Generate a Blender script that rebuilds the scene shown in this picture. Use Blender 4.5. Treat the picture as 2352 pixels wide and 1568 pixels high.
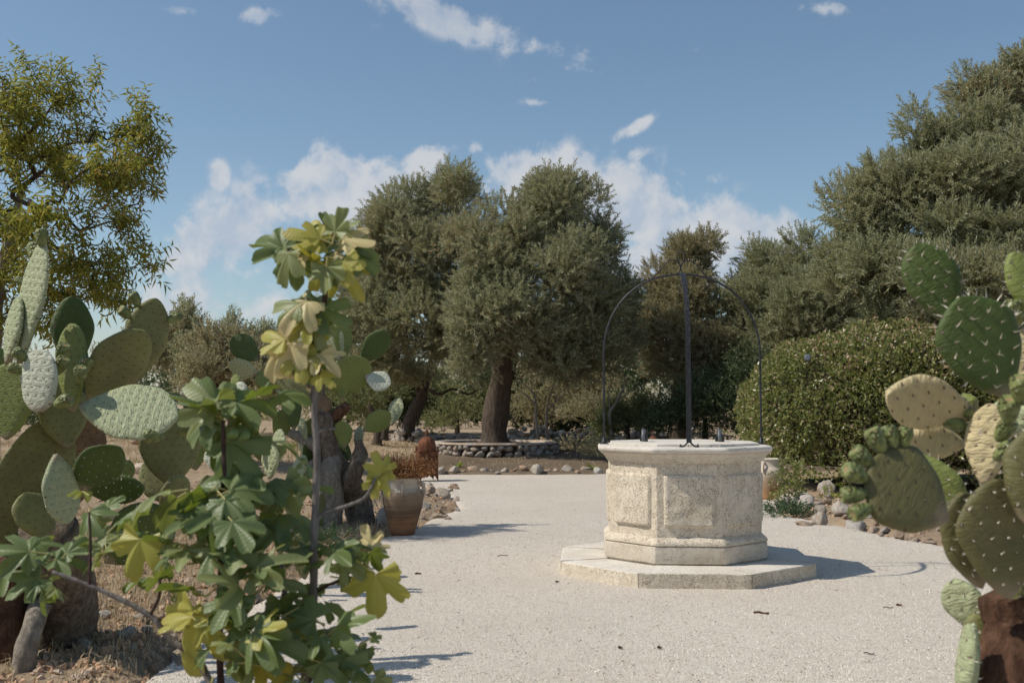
import bpy, math, random
import numpy as np
from mathutils import Vector, Matrix
random.seed(7); rng = np.random.default_rng(7)
R = math.radians
scn = bpy.context.scene
for o in list(bpy.data.objects): bpy.data.objects.remove(o)
col = scn.collection

# ------------------------------------------------------------------ camera, sky, sun, exposure
CAMZ, PITCH = 1.283, 0.0570
cam_d = bpy.data.cameras.new('camera'); cam = bpy.data.objects.new('camera', cam_d); col.objects.link(cam)
cam.location = (0, 0, CAMZ); cam.rotation_euler = (R(90)+PITCH, 0, 0)
cam_d.sensor_width = 36; cam_d.lens = 36*2700/2560; cam_d.clip_start = 0.05; cam_d.clip_end = 2000
cam_d.dof.use_dof = True; cam_d.dof.focus_distance = 8.6; cam_d.dof.aperture_fstop = 5.0
scn.camera = cam
SUN_EL, SUN_AZ = 49.5, -98.0          # azimuth measured from +Y (camera forward), negative = left
w = bpy.data.worlds.new('World'); scn.world = w; w.use_nodes = True
SKY_STR = 0.110

def nd(nt, typ, ins=None, **kw):
    n = nt.nodes.new(typ)
    for k, v in kw.items(): setattr(n, k, v)
    for k, v in (ins or {}).items():
        s = n.inputs[k]
        if isinstance(v, bpy.types.NodeSocket): nt.links.new(v, s)
        else: s.default_value = v
    return n
def mth(nt, op, a, b=None, c=None, clamp=False):
    ins = {0: a}
    if b is not None: ins[1] = b
    if c is not None: ins[2] = c
    return nd(nt, 'ShaderNodeMath', ins, operation=op, use_clamp=clamp).outputs[0]
def sstep(nt, v, a, b, o0=0., o1=1.):
    return nd(nt, 'ShaderNodeMapRange', {0: v, 1: a, 2: b, 3: o0, 4: o1}, interpolation_type='SMOOTHSTEP').outputs[0]
def mixc(nt, f, a, b, bt='MIX'):
    n = nd(nt, 'ShaderNodeMix', {0: f}, data_type='RGBA', blend_type=bt)
    for s, v in ((n.inputs[6], a), (n.inputs[7], b)):
        if isinstance(v, bpy.types.NodeSocket): nt.links.new(v, s)
        else: s.default_value = (*v, 1) if len(v) == 3 else v
    return n.outputs[2]

def build_world():
    sdir0 = (math.sin(R(SUN_AZ))*math.cos(R(SUN_EL)), math.cos(R(SUN_AZ))*math.cos(R(SUN_EL)), math.sin(R(SUN_EL)))
    nt = w.node_tree; nt.nodes.clear()
    sky = nd(nt, 'ShaderNodeTexSky', sky_type='NISHITA', sun_disc=False, sun_elevation=R(SUN_EL), sun_rotation=R(SUN_AZ),
             altitude=100, air_density=1.0, dust_density=0.7, ozone_density=2.2)
    tc = nd(nt, 'ShaderNodeTexCoord')
    sep = nd(nt, 'ShaderNodeSeparateXYZ', {0: tc.outputs['Generated']})
    x, y, z = sep.outputs
    ysafe = mth(nt, 'MAXIMUM', y, 0.05)
    u = mth(nt, 'DIVIDE', x, ysafe); v = mth(nt, 'DIVIDE', z, ysafe)
    n1 = nd(nt, 'ShaderNodeTexNoise', {'Vector': tc.outputs['Generated'], 'Scale': 13.0, 'Detail': 9.0, 'Roughness': 0.60, 'Distortion': 0.25})
    n2 = nd(nt, 'ShaderNodeTexNoise', {'Vector': tc.outputs['Generated'], 'Scale': 34.0, 'Detail': 7.0, 'Roughness': 0.66})
    fr = sstep(nt, y, 0.05, 0.3)
    # cloud banks and wisps: (x, y) in photo units, half sizes, slant, strength
    cl = [(1110, 62, 260, 42, 0.34, .70), (1260, 100, 130, 28, .2, .68), (520, 540, 130, 85, -.35, 1.0), (455, 590, 80, 45, 0, .9), (840, 430, 190, 90, 0, 1.05), (790, 370, 90, 60, .1, .9), (960, 370, 75, 45, -.3, .95),
          (1230, 400, 130, 62, 0, 1.05), (1200, 370, 80, 40, 0, .9), (1450, 480, 150, 90, 0, 1.0), (1640, 540, 220, 75, .1, 1.05), (1800, 510, 110, 40, 0, .9), (1560, 600, 300, 60, 0, .8),
          (497, 402, 22, 38, .2, .62), (1458, 290, 45, 17, -.55, .66), (1470, 350, 38, 16, -.2, .5), (1090, 338, 20, 18, -.3, .6), (590, 20, 55, 20, -.15, .6), (410, 12, 60, 12, .1, .45),
          (1225, 176, 50, 12, 0, .36), (1228, 226, 35, 11, 0, .36), (1602, 105, 30, 11, -.2, .40), (1905, 5, 80, 16, .0, .52), (860, 48, 40, 12, .1, .35), (1645, 405, 28, 18, 0, .45), (1500, 415, 24, 14, 0, .5),
          (700, 470, 80, 45, 0, .8), (470, 690, 330, 50, .03, .42), (600, 620, 260, 60, 0, .4), (2040, 5, 60, 10, .1, .5)]
    cov = None
    for (px, py, sx, sy, sl, st) in cl:
        cu, cv = (px-1176)/2481, (927-py)/2481
        du = mth(nt, 'SUBTRACT', u, cu); dv = mth(nt, 'SUBTRACT', v, cv)
        dv2 = mth(nt, 'MULTIPLY_ADD', du, sl, dv)
        a = mth(nt, 'MULTIPLY', du, 2481/sx); b = mth(nt, 'MULTIPLY', dv2, 2481/sy)
        d2 = mth(nt, 'ADD', mth(nt, 'MULTIPLY', a, a), mth(nt, 'MULTIPLY', b, b))
        g = mth(nt, 'MULTIPLY', mth(nt, 'EXPONENT', mth(nt, 'MULTIPLY', d2, -0.8)), st)
        cov = g if cov is None else mth(nt, 'MAXIMUM', cov, g)
    cov = mth(nt, 'MULTIPLY', cov, fr)
    # the rest of the sky carries the same low bank of clouds round the horizon
    band = mth(nt, 'MULTIPLY', sstep(nt, z, 0.30, 0.10), mth(nt, 'SUBTRACT', 1.0, fr))
    cov = mth(nt, 'ADD', cov, mth(nt, 'MULTIPLY', band, 0.6))
    nn = mth(nt, 'ADD', mth(nt, 'MULTIPLY', n1.outputs[0], .72), mth(nt, 'MULTIPLY', n2.outputs[0], .28))
    dens = mth(nt, 'MULTIPLY', mth(nt, 'SUBTRACT', nn, 0.5), 5.0)
    dens = mth(nt, 'ADD', dens, mth(nt, 'MULTIPLY', cov, 1.0))
    m = mth(nt, 'MULTIPLY', sstep(nt, dens, 0.24, 0.82), sstep(nt, cov, 0.03, 0.35))
    # lit crests and shaded bases: compare the density with the density a little nearer the sun
    offv = nd(nt, 'ShaderNodeVectorMath', {0: tc.outputs['Generated'], 1: (sdir0[0]*.016, sdir0[1]*.016, sdir0[2]*.016)}, operation='ADD').outputs[0]
    n4 = nd(nt, 'ShaderNodeTexNoise', {'Vector': offv, 'Scale': 13.0, 'Detail': 5.0, 'Roughness': 0.60, 'Distortion': 0.25}).outputs[0]
    n1s = nd(nt, 'ShaderNodeTexNoise', {'Vector': tc.outputs['Generated'], 'Scale': 13.0, 'Detail': 5.0, 'Roughness': 0.60, 'Distortion': 0.25}).outputs[0]
    lit = mth(nt, 'MULTIPLY_ADD', mth(nt, 'SUBTRACT', n1s, n4), 5.5, .5, clamp=True)
    ccol = mixc(nt, lit, (4.2, 4.8, 5.7), (5.9, 6.0, 6.2))
    m = mth(nt, 'MULTIPLY', m, sstep(nt, z, .42, .22, .55, .86))
    skyc = nd(nt, 'ShaderNodeHueSaturation', {'Hue': 0.492, 'Saturation': 0.98, 'Color': sky.outputs[0]}).outputs[0]
    c = mixc(nt, m, skyc, ccol)
    bg = nd(nt, 'ShaderNodeBackground', {'Color': c, 'Strength': SKY_STR})
    out = nd(nt, 'ShaderNodeOutputWorld', {0: bg.outputs[0]})
build_world()
sd = bpy.data.lights.new('sun', 'SUN'); sd.energy = 4.0; sd.angle = R(0.55); sd.color = (1.0, .935, .83)
sun = bpy.data.objects.new('sun', sd); col.objects.link(sun)
el, az = R(SUN_EL), R(SUN_AZ)
sdir = Vector((math.sin(az)*math.cos(el), math.cos(az)*math.cos(el), math.sin(el)))
sun.rotation_euler = sdir.to_track_quat('Z', 'Y').to_euler(); sun.location = sdir*40
vs = scn.view_settings; vs.view_transform = 'Standard'; vs.look = 'None'; vs.gamma = 1; vs.exposure = -0.02; vs.use_curve_mapping = False
try:
    scn.cycles.max_bounces = 6; scn.cycles.transparent_max_bounces = 4; scn.cycles.diffuse_bounces = 3; scn.cycles.glossy_bounces = 2; scn.cycles.transmission_bounces = 3
except Exception: pass

# ------------------------------------------------------------------ measuring helpers (photo 2352 px wide, distance Y in metres)
FD = 2700/1.0884; cP, sP = math.cos(PITCH), math.sin(PITCH)
def at(x, y, Y):
    u, v = (x-1176)/FD, (784-y)/FD
    d = Vector((u, cP-sP*v, sP+cP*v)); return Vector((0, 0, CAMZ)) + d*(Y/d.y)
def gr(x, y, z=0):
    u, v = (x-1176)/FD, (784-y)/FD
    d = Vector((u, cP-sP*v, sP+cP*v)); return Vector((0, 0, CAMZ)) + d*((z-CAMZ)/d.z)

# ------------------------------------------------------------------ numpy noise
_perm = rng.random((64, 64, 64)).astype(np.float32)
def vnoise(p):
    p = np.asarray(p, dtype=np.float64); i = np.floor(p).astype(int); f = p-i; f = f*f*(3-2*f)
    r = 0
    for a in (0, 1):
        for b in (0, 1):
            for c in (0, 1):
                wgt = (f[..., 0] if a else 1-f[..., 0])*(f[..., 1] if b else 1-f[..., 1])*(f[..., 2] if c else 1-f[..., 2])
                r = r + wgt*_perm[(i[..., 0]+a) & 63, (i[..., 1]+b) & 63, (i[..., 2]+c) & 63]
    return r*2-1
def fbm(p, s=1.0, oct=4, rough=.5):
    p = np.asarray(p, dtype=np.float64)*s; a, t, r = 1, 0, 0
    for k in range(oct): r = r+a*vnoise(p+k*7.3); t += a; a *= rough; p = p*2.03
    return r/t

# ------------------------------------------------------------------ object helpers
def tag(o, label=None, cat=None, group=None, kind=None):
    if label: o['label'] = label
    if cat: o['category'] = cat
    if group: o['group'] = group
    if kind: o['kind'] = kind
    return o
def empty(name, loc, label, cat, group=None, rz=0):
    o = bpy.data.objects.new(name, None); o.location = loc; o.rotation_euler.z = rz; o.empty_display_size = .1; col.objects.link(o)
    return tag(o, label, cat, group)
def mesh(name, V, F, mats, smooth=True, tint=None, uv=None, midx=None):
    me = bpy.data.meshes.new(name)
    V = np.asarray(V, dtype=np.float32).reshape(-1, 3)
    if isinstance(F, np.ndarray):
        n, k = F.shape
        me.vertices.add(len(V)); me.vertices.foreach_set('co', V.ravel())
        me.loops.add(n*k); me.loops.foreach_set('vertex_index', F.astype(np.int32).ravel())
        me.polygons.add(n); me.polygons.foreach_set('loop_start', np.arange(0, n*k, k, dtype=np.int32))
        me.polygons.foreach_set('loop_total', np.full(n, k, dtype=np.int32))
    else:
        me.from_pydata(V.tolist(), [], [list(map(int, f)) for f in F])
    me.update(calc_edges=True)
    for m in (mats if isinstance(mats, (list, tuple)) else [mats]): me.materials.append(m)
    me.polygons.foreach_set('use_smooth', np.full(len(me.polygons), bool(smooth)))
    if midx is not None: me.polygons.foreach_set('material_index', np.asarray(midx, dtype=np.int32))
    if tint is not None:
        a = me.attributes.new('tint', 'FLOAT', 'POINT'); a.data.foreach_set('value', np.asarray(tint, dtype=np.float32))
    if uv is not None:
        l = me.uv_layers.new(name='UVMap'); vi = np.empty(len(me.loops), dtype=np.int32); me.loops.foreach_get('vertex_index', vi)
        l.data.foreach_set('uv', np.asarray(uv, dtype=np.float32)[vi].ravel())
    return me
STUFFY = {'crown', 'branches', 'foliage', 'spines', 'leaf_stalks', 'stalks', 'seed_heads', 'loose_sprigs', 'trailing_stalks', 'stems'}
def link(name, me, parent=None, loc=None, M=None):
    o = bpy.data.objects.new(name, me); col.objects.link(o)
    if name in STUFFY and parent: o['kind'] = 'stuff'
    if parent: o.parent = parent
    if M is not None: o.matrix_local = M
    if loc is not None: o.location = loc
    return o
class MB:
    def __init__(s): s.V = []; s.F = []; s.n = 0
    def add(s, V, F):
        V = [tuple(v) for v in V]; s.V += V; s.F += [[i+s.n for i in f] for f in F]; s.n += len(V)
    def box(s, c, d, M=None):
        c = Vector(c); d = Vector(d)/2
        P = [Vector((x*d.x, y*d.y, z*d.z)) for x in (-1, 1) for y in (-1, 1) for z in (-1, 1)]
        P = [(M @ p if M else p)+c for p in P]
        s.add(P, [(0, 1, 3, 2), (4, 6, 7, 5), (0, 4, 5, 1), (2, 3, 7, 6), (0, 2, 6, 4), (1, 5, 7, 3)])
    def tube(s, pts, r, n=8, flat=None, cap=True, jit=0):
        pts = [Vector(p) for p in pts]; rs = r if isinstance(r, (list, tuple)) else [r]*len(pts)
        b = len(s.V); up = None; V = []; F = []
        for i, p in enumerate(pts):
            t = (pts[min(i+1, len(pts)-1)]-pts[max(i-1, 0)]).normalized()
            if up is None: up = Vector((0, 1, 0)) if abs(t.y) < .9 else Vector((1, 0, 0))
            x = up.cross(t).normalized(); up = t.cross(x).normalized()
            for k in range(n):
                a = 2*math.pi*k/n; q = rs[i]*(1+(random.random()-.5)*jit)
                V.append(p + x*(math.cos(a)*q*(flat[0] if flat else 1)) + up*(math.sin(a)*q*(flat[1] if flat else 1)))
        for i in range(len(pts)-1):
            for k in range(n):
                k2 = (k+1) % n; F.append((i*n+k, i*n+k2, (i+1)*n+k2, (i+1)*n+k))
        if cap: F.append(tuple(range(n-1, -1, -1))); F.append(tuple(range((len(pts)-1)*n, len(pts)*n)))
        s.add(V, F)
    def lathe(s, prof, n=32, c=(0, 0, 0)):
        V = []; F = []
        for r_, z in prof:
            for k in range(n): a = 2*math.pi*k/n; V.append((c[0]+r_*math.cos(a), c[1]+r_*math.sin(a), c[2]+z))
        for i in range(len(prof)-1):
            for k in range(n): k2 = (k+1) % n; F.append((i*n+k, i*n+k2, (i+1)*n+k2, (i+1)*n+k))
        s.add(V, F)
    def mesh(s, name, mat, smooth=True, **kw): return mesh(name, np.array(s.V), s.F, mat, smooth, **kw)
    def build(s, name, mat, parent=None, smooth=True, loc=None, **kw): return link(name, s.mesh(name, mat, smooth, **kw), parent, loc)
def smooth_by_angle(o, ang=40):
    me = o.data
    try: me.set_sharp_from_angle(angle=R(ang))
    except Exception: pass
def spline(pts, n=8):
    """Catmull-Rom through pts, radii allowed as 4th component"""
    P = [Vector(p) for p in pts]; out = []
    for i in range(len(P)-1):
        p0, p1, p2, p3 = P[max(i-1, 0)], P[i], P[i+1], P[min(i+2, len(P)-1)]
        for k in range(n):
            t = k/n; out.append(.5*((2*p1)+(p2-p0)*t+(2*p0-5*p1+4*p2-p3)*t*t+(3*p1-p0-3*p2+p3)*t**3))
    out.append(P[-1]); return out

# ------------------------------------------------------------------ materials
def newmat(name):
    m = bpy.data.materials.new(name); m.use_nodes = True; nt = m.node_tree; nt.nodes.clear(); return m, nt
def finish(nt, colr, rough=.9, bump=None, bstr=.4, bdist=.01, spec=.3, metal=0., trans=None, transcol=None, nrm=None):
    p = nd(nt, 'ShaderNodeBsdfPrincipled', {'Base Color': colr if isinstance(colr, bpy.types.NodeSocket) else (*colr, 1), 'Roughness': rough, 'Specular IOR Level': spec, 'Metallic': metal})
    if bump is not None:
        b = nd(nt, 'ShaderNodeBump', {'Strength': bstr, 'Distance': bdist, 'Height': bump})
        if nrm is not None: nt.links.new(nrm, b.inputs['Normal'])
        nt.links.new(b.outputs[0], p.inputs['Normal'])
    sh = p.outputs[0]
    if trans:
        t = nd(nt, 'ShaderNodeBsdfTranslucent', {'Color': transcol})
        sh = nd(nt, 'ShaderNodeMixShader', {0: trans, 1: sh, 2: t.outputs[0]}).outputs[0]
    nd(nt, 'ShaderNodeOutputMaterial', {0: sh})
def noise(nt, vec, s, d=4, r=.55, dist=0): return nd(nt, 'ShaderNodeTexNoise', {'Vector': vec, 'Scale': s, 'Detail': d, 'Roughness': r, 'Distortion': dist}).outputs[0]
def vor(nt, vec, s, feat='F1', rnd=1.0, out=0): return nd(nt, 'ShaderNodeTexVoronoi', {'Vector': vec, 'Scale': s, 'Randomness': rnd}, feature=feat).outputs[out]
def objc(nt): return nd(nt, 'ShaderNodeTexCoord').outputs['Object']
def ramp(nt, f, stops):
    n = nd(nt, 'ShaderNodeValToRGB', {0: f}); cr = n.color_ramp
    while len(cr.elements) < len(stops): cr.elements.new(.5)
    for e, (p, c) in zip(cr.elements, stops): e.position = p; e.color = (*c, 1)
    return n.outputs[0]

def mat_stone(name, light, dark, pitc, pit=1.0, rough_b=1.0, scale=1.0):
    m, nt = newmat(name); v = objc(nt)
    big = noise(nt, v, 3*scale, 5, .6); fine = noise(nt, v, 60*scale, 6, .7); med = noise(nt, v, 16*scale, 5, .6)
    c = mixc(nt, sstep(nt, big, .35, .7), light, dark)
    c = mixc(nt, sstep(nt, fine, .45, .75, 0, .35), c, tuple(x*.75 for x in dark))
    wv = nd(nt, 'ShaderNodeMapping', {0: v, 3: (1, 1, 2.2)}).outputs[0]
    d1 = vor(nt, wv, 58*scale); d2 = vor(nt, wv, 105*scale)
    area = sstep(nt, noise(nt, v, 7*scale, 4, .65), .38, .55)
    p1 = mth(nt, 'MULTIPLY', sstep(nt, d1, .34, .24), sstep(nt, med, .44, .50))
    p2 = mth(nt, 'MULTIPLY', sstep(nt, d2, .38, .24), sstep(nt, noise(nt, v, 30*scale, 3, .6), .42, .50))
    pits = mth(nt, 'MULTIPLY', mth(nt, 'MAXIMUM', p1, p2), mth(nt, 'MULTIPLY_ADD', area, .7, .3))
    pits = mth(nt, 'MULTIPLY', pits, pit, clamp=True)
    c = mixc(nt, mth(nt, 'MULTIPLY', pits, .9), c, pitc)
    h = mth(nt, 'ADD', mth(nt, 'MULTIPLY', med, .5*rough_b), mth(nt, 'MULTIPLY', fine, .35*rough_b))
    h = mth(nt, 'SUBTRACT', h, mth(nt, 'MULTIPLY', pits, .9))
    finish(nt, c, .92, h, .7, .010, .2); return m
M = {}
M['stone_carved'] = mat_stone('travertine_rough', (.71, .63, .505), (.62, .535, .415), (.24, .155, .085), 1.1, 1.1)
M['stone_smooth'] = mat_stone('travertine_dressed', (.69, .62, .515), (.61, .53, .42), (.30, .20, .11), .6, .45)
M['stone_top'] = mat_stone('travertine_worn', (.70, .655, .58), (.62, .565, .48), (.30, .22, .14), .45, .5)
M['rock'] = None
def mat_rock(name, a, b, c3):
    m, nt = newmat(name); v = objc(nt)
    oi = nd(nt, 'ShaderNodeObjectInfo').outputs['Random']
    v2 = nd(nt, 'ShaderNodeVectorMath', {0: v, 1: nd(nt, 'ShaderNodeCombineXYZ', {0: mth(nt, 'MULTIPLY', oi, 31.)}).outputs[0]}, operation='ADD').outputs[0]
    n = noise(nt, v2, 9, 8, .65); n2 = noise(nt, v2, 3.5, 4, .5)
    c = mixc(nt, sstep(nt, n, .4, .62), a, b); c = mixc(nt, mth(nt, 'MULTIPLY', sstep(nt, mth(nt, 'ADD', n2, mth(nt, 'MULTIPLY', oi, .25)), .55, .78), .8), c, c3)
    cr = sstep(nt, vor(nt, v2, 9, 'DISTANCE_TO_EDGE'), .0, .05)
    c = mixc(nt, mth(nt, 'MULTIPLY', sstep(nt, noise(nt, v2, 22, 4, .7), .55, .7), .6), c, (.10, .085, .07))
    h = mth(nt, 'ADD', n, mth(nt, 'MULTIPLY', cr, .15))
    finish(nt, c, .95, h, .9, .03, .15); return m
M['rock'] = mat_rock('limestone_rock', (.66, .62, .56), (.44, .41, .37), (.52, .38, .26))
M['rock_warm'] = mat_rock('reddish_rock', (.62, .50, .39), (.44, .34, .25), (.52, .31, .18))
M['rock_wall'] = mat_rock('wall_rock', (.56, .52, .46), (.33, .30, .26), (.44, .33, .24))

def mat_gravel():
    m, nt = newmat('white_gravel'); v = nd(nt, 'ShaderNodeNewGeometry').outputs['Position']
    cell = nd(nt, 'ShaderNodeTexVoronoi', {'Vector': v, 'Scale': 95.0}); cc = nd(nt, 'ShaderNodeSeparateColor', {0: cell.outputs['Color']}).outputs[0]
    e = vor(nt, v, 95, 'DISTANCE_TO_EDGE'); big = noise(nt, v, .6, 4, .6); med = noise(nt, v, 5, 5, .6)
    c = ramp(nt, cc, [(0, (.68, .60, .50)), (.5, (.77, .69, .585)), (.86, (.82, .75, .655)), (.95, (.56, .48, .39)), (1, (.46, .38, .30))])
    c = mixc(nt, sstep(nt, e, .0, .10, .55, 0.), c, (.42, .36, .29))
    c = mixc(nt, sstep(nt, big, .38, .66, 0, .38), c, (.60, .52, .43))
    c = mixc(nt, sstep(nt, med, .5, .75, 0, .25), c, (.50, .43, .35))
    h = mth(nt, 'ADD', mth(nt, 'MULTIPLY', mth(nt, 'MINIMUM', e, .25), 2.), mth(nt, 'MULTIPLY', cc, .6)); h = mth(nt, 'ADD', h, mth(nt, 'MULTIPLY', med, .8))
    finish(nt, c, .95, h, .75, .010, .15); return m
M['gravel'] = mat_gravel()
def mat_pebble():
    m, nt = newmat('white_pebble'); t = nd(nt, 'ShaderNodeAttribute', attribute_name='tint').outputs['Fac']
    c = ramp(nt, t, [(0, (.66, .59, .50)), (.5, (.76, .69, .60)), (.93, (.82, .76, .68)), (.98, (.50, .41, .32)), (1, (.34, .25, .17))])
    finish(nt, c, .9, spec=.2); return m
M['pebble'] = mat_pebble()
def mat_soil():
    m, nt = newmat('dry_soil'); v = nd(nt, 'ShaderNodeNewGeometry').outputs['Position']
    a = noise(nt, v, .8, 6, .65); b = noise(nt, v, 12, 8, .7); g = noise(nt, nd(nt, 'ShaderNodeMapping', {0: v, 3: (30, 90, 30)}).outputs[0], 1.0, 4, .7)
    y = nd(nt, 'ShaderNodeSeparateXYZ', {0: v}).outputs[1]
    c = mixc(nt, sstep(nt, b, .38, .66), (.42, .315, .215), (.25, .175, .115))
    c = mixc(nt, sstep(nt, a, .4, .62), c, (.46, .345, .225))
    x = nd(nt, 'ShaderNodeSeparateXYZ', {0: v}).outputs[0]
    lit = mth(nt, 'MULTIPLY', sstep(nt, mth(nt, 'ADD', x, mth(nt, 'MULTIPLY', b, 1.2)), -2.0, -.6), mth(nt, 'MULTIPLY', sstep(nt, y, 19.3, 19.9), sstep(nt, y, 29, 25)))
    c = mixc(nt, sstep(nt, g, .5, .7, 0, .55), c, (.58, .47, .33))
    c = mixc(nt, mth(nt, 'MULTIPLY', lit, .85), c, mixc(nt, b, (.09, .068, .048), (.22, .165, .115)))  # dark litter earth by the planter, with tree shade painted into its colour
    finish(nt, c, .97, mth(nt, 'ADD', b, g), .9, .03, .1); return m
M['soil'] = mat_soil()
def mat_darksoil():
    m, nt = newmat('bark_mulch'); v = objc(nt); b = noise(nt, v, 14, 8, .7)
    finish(nt, mixc(nt, sstep(nt, b, .4, .65), (.10, .075, .055), (.19, .14, .10)), .97, b, .9, .03, .1); return m
M['mulch'] = mat_darksoil()

def mat_leaf(name, stops, rough=.5, trans=.3, tc=(.3, .35, .08), spec=.35):
    m, nt = newmat(name); t = nd(nt, 'ShaderNodeAttribute', attribute_name='tint').outputs['Fac']
    c = ramp(nt, t, stops)
    tcc = mixc(nt, .5, c, tc)
    finish(nt, c, rough, spec=spec, trans=trans, transcol=tcc); return m
M['olive'] = mat_leaf('olive_leaf', [(0, (.20, .21, .11)), (.5, (.34, .345, .21)), (.85, (.52, .52, .37)), (.97, (.36, .23, .11)), (1, (.40, .22, .10))], .48, .34, (.46, .46, .20))
M['olive_bright'] = mat_leaf('olive_leaf_green', [(0, (.19, .20, .10)), (.5, (.33, .335, .19)), (.88, (.47, .47, .34)), (1, (.40, .31, .17))], .48, .36, (.44, .45, .18))
M['olive_brown'] = mat_leaf('olive_leaf_brown', [(0, (.21, .20, .11)), (.5, (.35, .32, .19)), (.85, (.48, .45, .29)), (1, (.40, .27, .16))], .55, .33, (.46, .40, .17))
M['almond'] = mat_leaf('almond_leaf', [(0, (.12, .155, .035)), (.45, (.25, .275, .06)), (.82, (.38, .36, .09)), (.96, (.44, .30, .09)), (1, (.36, .19, .06))], .42, .45, (.55, .52, .08))
M['bush'] = mat_leaf('bush_leaf', [(0, (.12, .14, .05)), (.5, (.20, .23, .09)), (.9, (.31, .32, .15)), (1, (.35, .28, .15))], .5, .25, (.26, .28, .07))
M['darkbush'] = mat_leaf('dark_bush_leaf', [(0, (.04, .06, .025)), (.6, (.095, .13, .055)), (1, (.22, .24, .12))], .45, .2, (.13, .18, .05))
M['hedge'] = mat_leaf('hedge_leaf', [(0, (.085, .11, .03)), (.5, (.205, .22, .07)), (.74, (.31, .30, .12)), (.83, (.42, .32, .20)), (.96, (.48, .35, .24)), (1, (.46, .28, .17))], .35, .3, (.40, .47, .08), .5)
M['straw'] = mat_leaf('dry_straw', [(0, (.36, .26, .15)), (.6, (.52, .40, .25)), (1, (.62, .52, .36))], .8, .2, (.5, .4, .2), .2)
M['dryplant'] = mat_leaf('dry_flower', [(0, (.22, .10, .04)), (.5, (.40, .20, .085)), (1, (.52, .32, .16))], .8, .3, (.55, .3, .12), .2)
M['agave'] = mat_leaf('strap_leaf', [(0, (.08, .13, .02)), (1, (.30, .32, .05))], .4, .3, (.3, .35, .05))
M['groundleaf'] = mat_leaf('ground_plant_leaf', [(0, (.04, .075, .03)), (1, (.10, .15, .07))], .4, .2, (.15, .25, .06))
M['greyplant'] = mat_leaf('grey_shrub_leaf', [(0, (.20, .21, .17)), (1, (.34, .35, .29))], .7, .2, (.3, .3, .2), .2)

def mat_bark(name, a, b, sc=1., stretch=.25):
    m, nt = newmat(name); v = nd(nt, 'ShaderNodeMapping', {0: objc(nt), 3: (1, 1, stretch)}).outputs[0]
    n = noise(nt, v, 22*sc, 8, .7, .3); n2 = noise(nt, v, 6*sc, 4, .6)
    c = mixc(nt, sstep(nt, n, .38, .64), a, b); c = mixc(nt, sstep(nt, n2, .45, .7, 0, .6), c, tuple(x*.6 for x in b))
    finish(nt, c, .95, mth(nt, 'ADD', n, n2), 1.0, .03, .15); return m
M['bark'] = mat_bark('olive_bark', (.07, .052, .038), (.14, .11, .085))
M['bark_grey'] = mat_bark('pale_bark', (.26, .22, .18), (.42, .37, .31))
M['bark_cactus'] = mat_bark('cactus_bark', (.12, .09, .065), (.27, .22, .165), 1.4, .6)
M['bark_cactus_pale'] = mat_bark('cactus_bark_pale', (.22, .185, .145), (.40, .35, .28), 1.4, .6)
M['bark_red'] = mat_bark('red_brown_bark', (.075, .038, .024), (.175, .095, .058), 1.2, .5)
M['figbark'] = mat_bark('fig_bark', (.20, .175, .155), (.34, .31, .29), 2, .3)
M['figtwig'] = mat_bark('fig_young_twig', (.075, .045, .04), (.14, .09, .075), 3, .3)
M['petiole'] = None
m, nt = newmat('leaf_stalk'); finish(nt, (.38, .34, .13), .5); M['petiole'] = m

def mat_pad(name, a, b, areole, ridge=1., scar=None, mottled=.5, rough=.55):
    """cactus pad skin: lattice of areoles from UV, waxy mottling, low tubercles"""
    m, nt = newmat(name); uv = nd(nt, 'ShaderNodeUVMap').outputs[0]; v = objc(nt)
    oi = nd(nt, 'ShaderNodeObjectInfo').outputs['Random']
    off = nd(nt, 'ShaderNodeCombineXYZ', {0: mth(nt, 'MULTIPLY', oi, 17.), 1: mth(nt, 'MULTIPLY', oi, 5.)}).outputs[0]
    v2 = nd(nt, 'ShaderNodeVectorMath', {0: v, 1: off}, operation='ADD').outputs[0]
    d = nd(nt, 'ShaderNodeTexVoronoi', {'Vector': uv, 'Scale': 1.0, 'Randomness': 0.0}, voronoi_dimensions='2D').outputs[0]
    n = noise(nt, v2, 6, 5, .6); fine = noise(nt, v2, 45, 5, .65)
    c = mixc(nt, sstep(nt, n, .35, .68, 0, mottled), a, b)
    c = mixc(nt, sstep(nt, fine, .45, .75, 0, .35), c, tuple(x*1.18 for x in a))
    blot = mth(nt, 'MULTIPLY', sstep(nt, noise(nt, v2, 11, 6, .75), .60, .72), .6)
    c = mixc(nt, blot, c, scar or (.26, .19, .11))
    c = mixc(nt, sstep(nt, noise(nt, v2, 150, 3, .6), .62, .75, 0, .5), c, (.12, .095, .055))
    c = mixc(nt, sstep(nt, d, .125, .075), c, areole)
    along = nd(nt, 'ShaderNodeSeparateXYZ', {0: uv}).outputs[1]
    cork = sstep(nt, mth(nt, 'MULTIPLY_ADD', n, 2.6, along), 2.7, 1.5, 0, .75)
    c = mixc(nt, cork, c, mixc(nt, fine, (.17, .12, .075), (.34, .27, .19)))
    bumpy = sstep(nt, d, .55, .05)
    wr = noise(nt, nd(nt, 'ShaderNodeMapping', {0: uv, 3: (1.1, 3.2, 1)}).outputs[0], 1.2, 3, .5, 1.2)
    h = mth(nt, 'ADD', mth(nt, 'MULTIPLY', bumpy, .38*ridge*ridge), mth(nt, 'MULTIPLY', wr, 1.3*ridge)); h = mth(nt, 'ADD', h, mth(nt, 'MULTIPLY', fine, .25))
    finish(nt, c, rough, h, .75, .009, .35); return m
M['pad_green'] = mat_pad('pad_green', (.20, .235, .06), (.14, .17, .045), (.06, .045, .025), .6)
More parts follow.
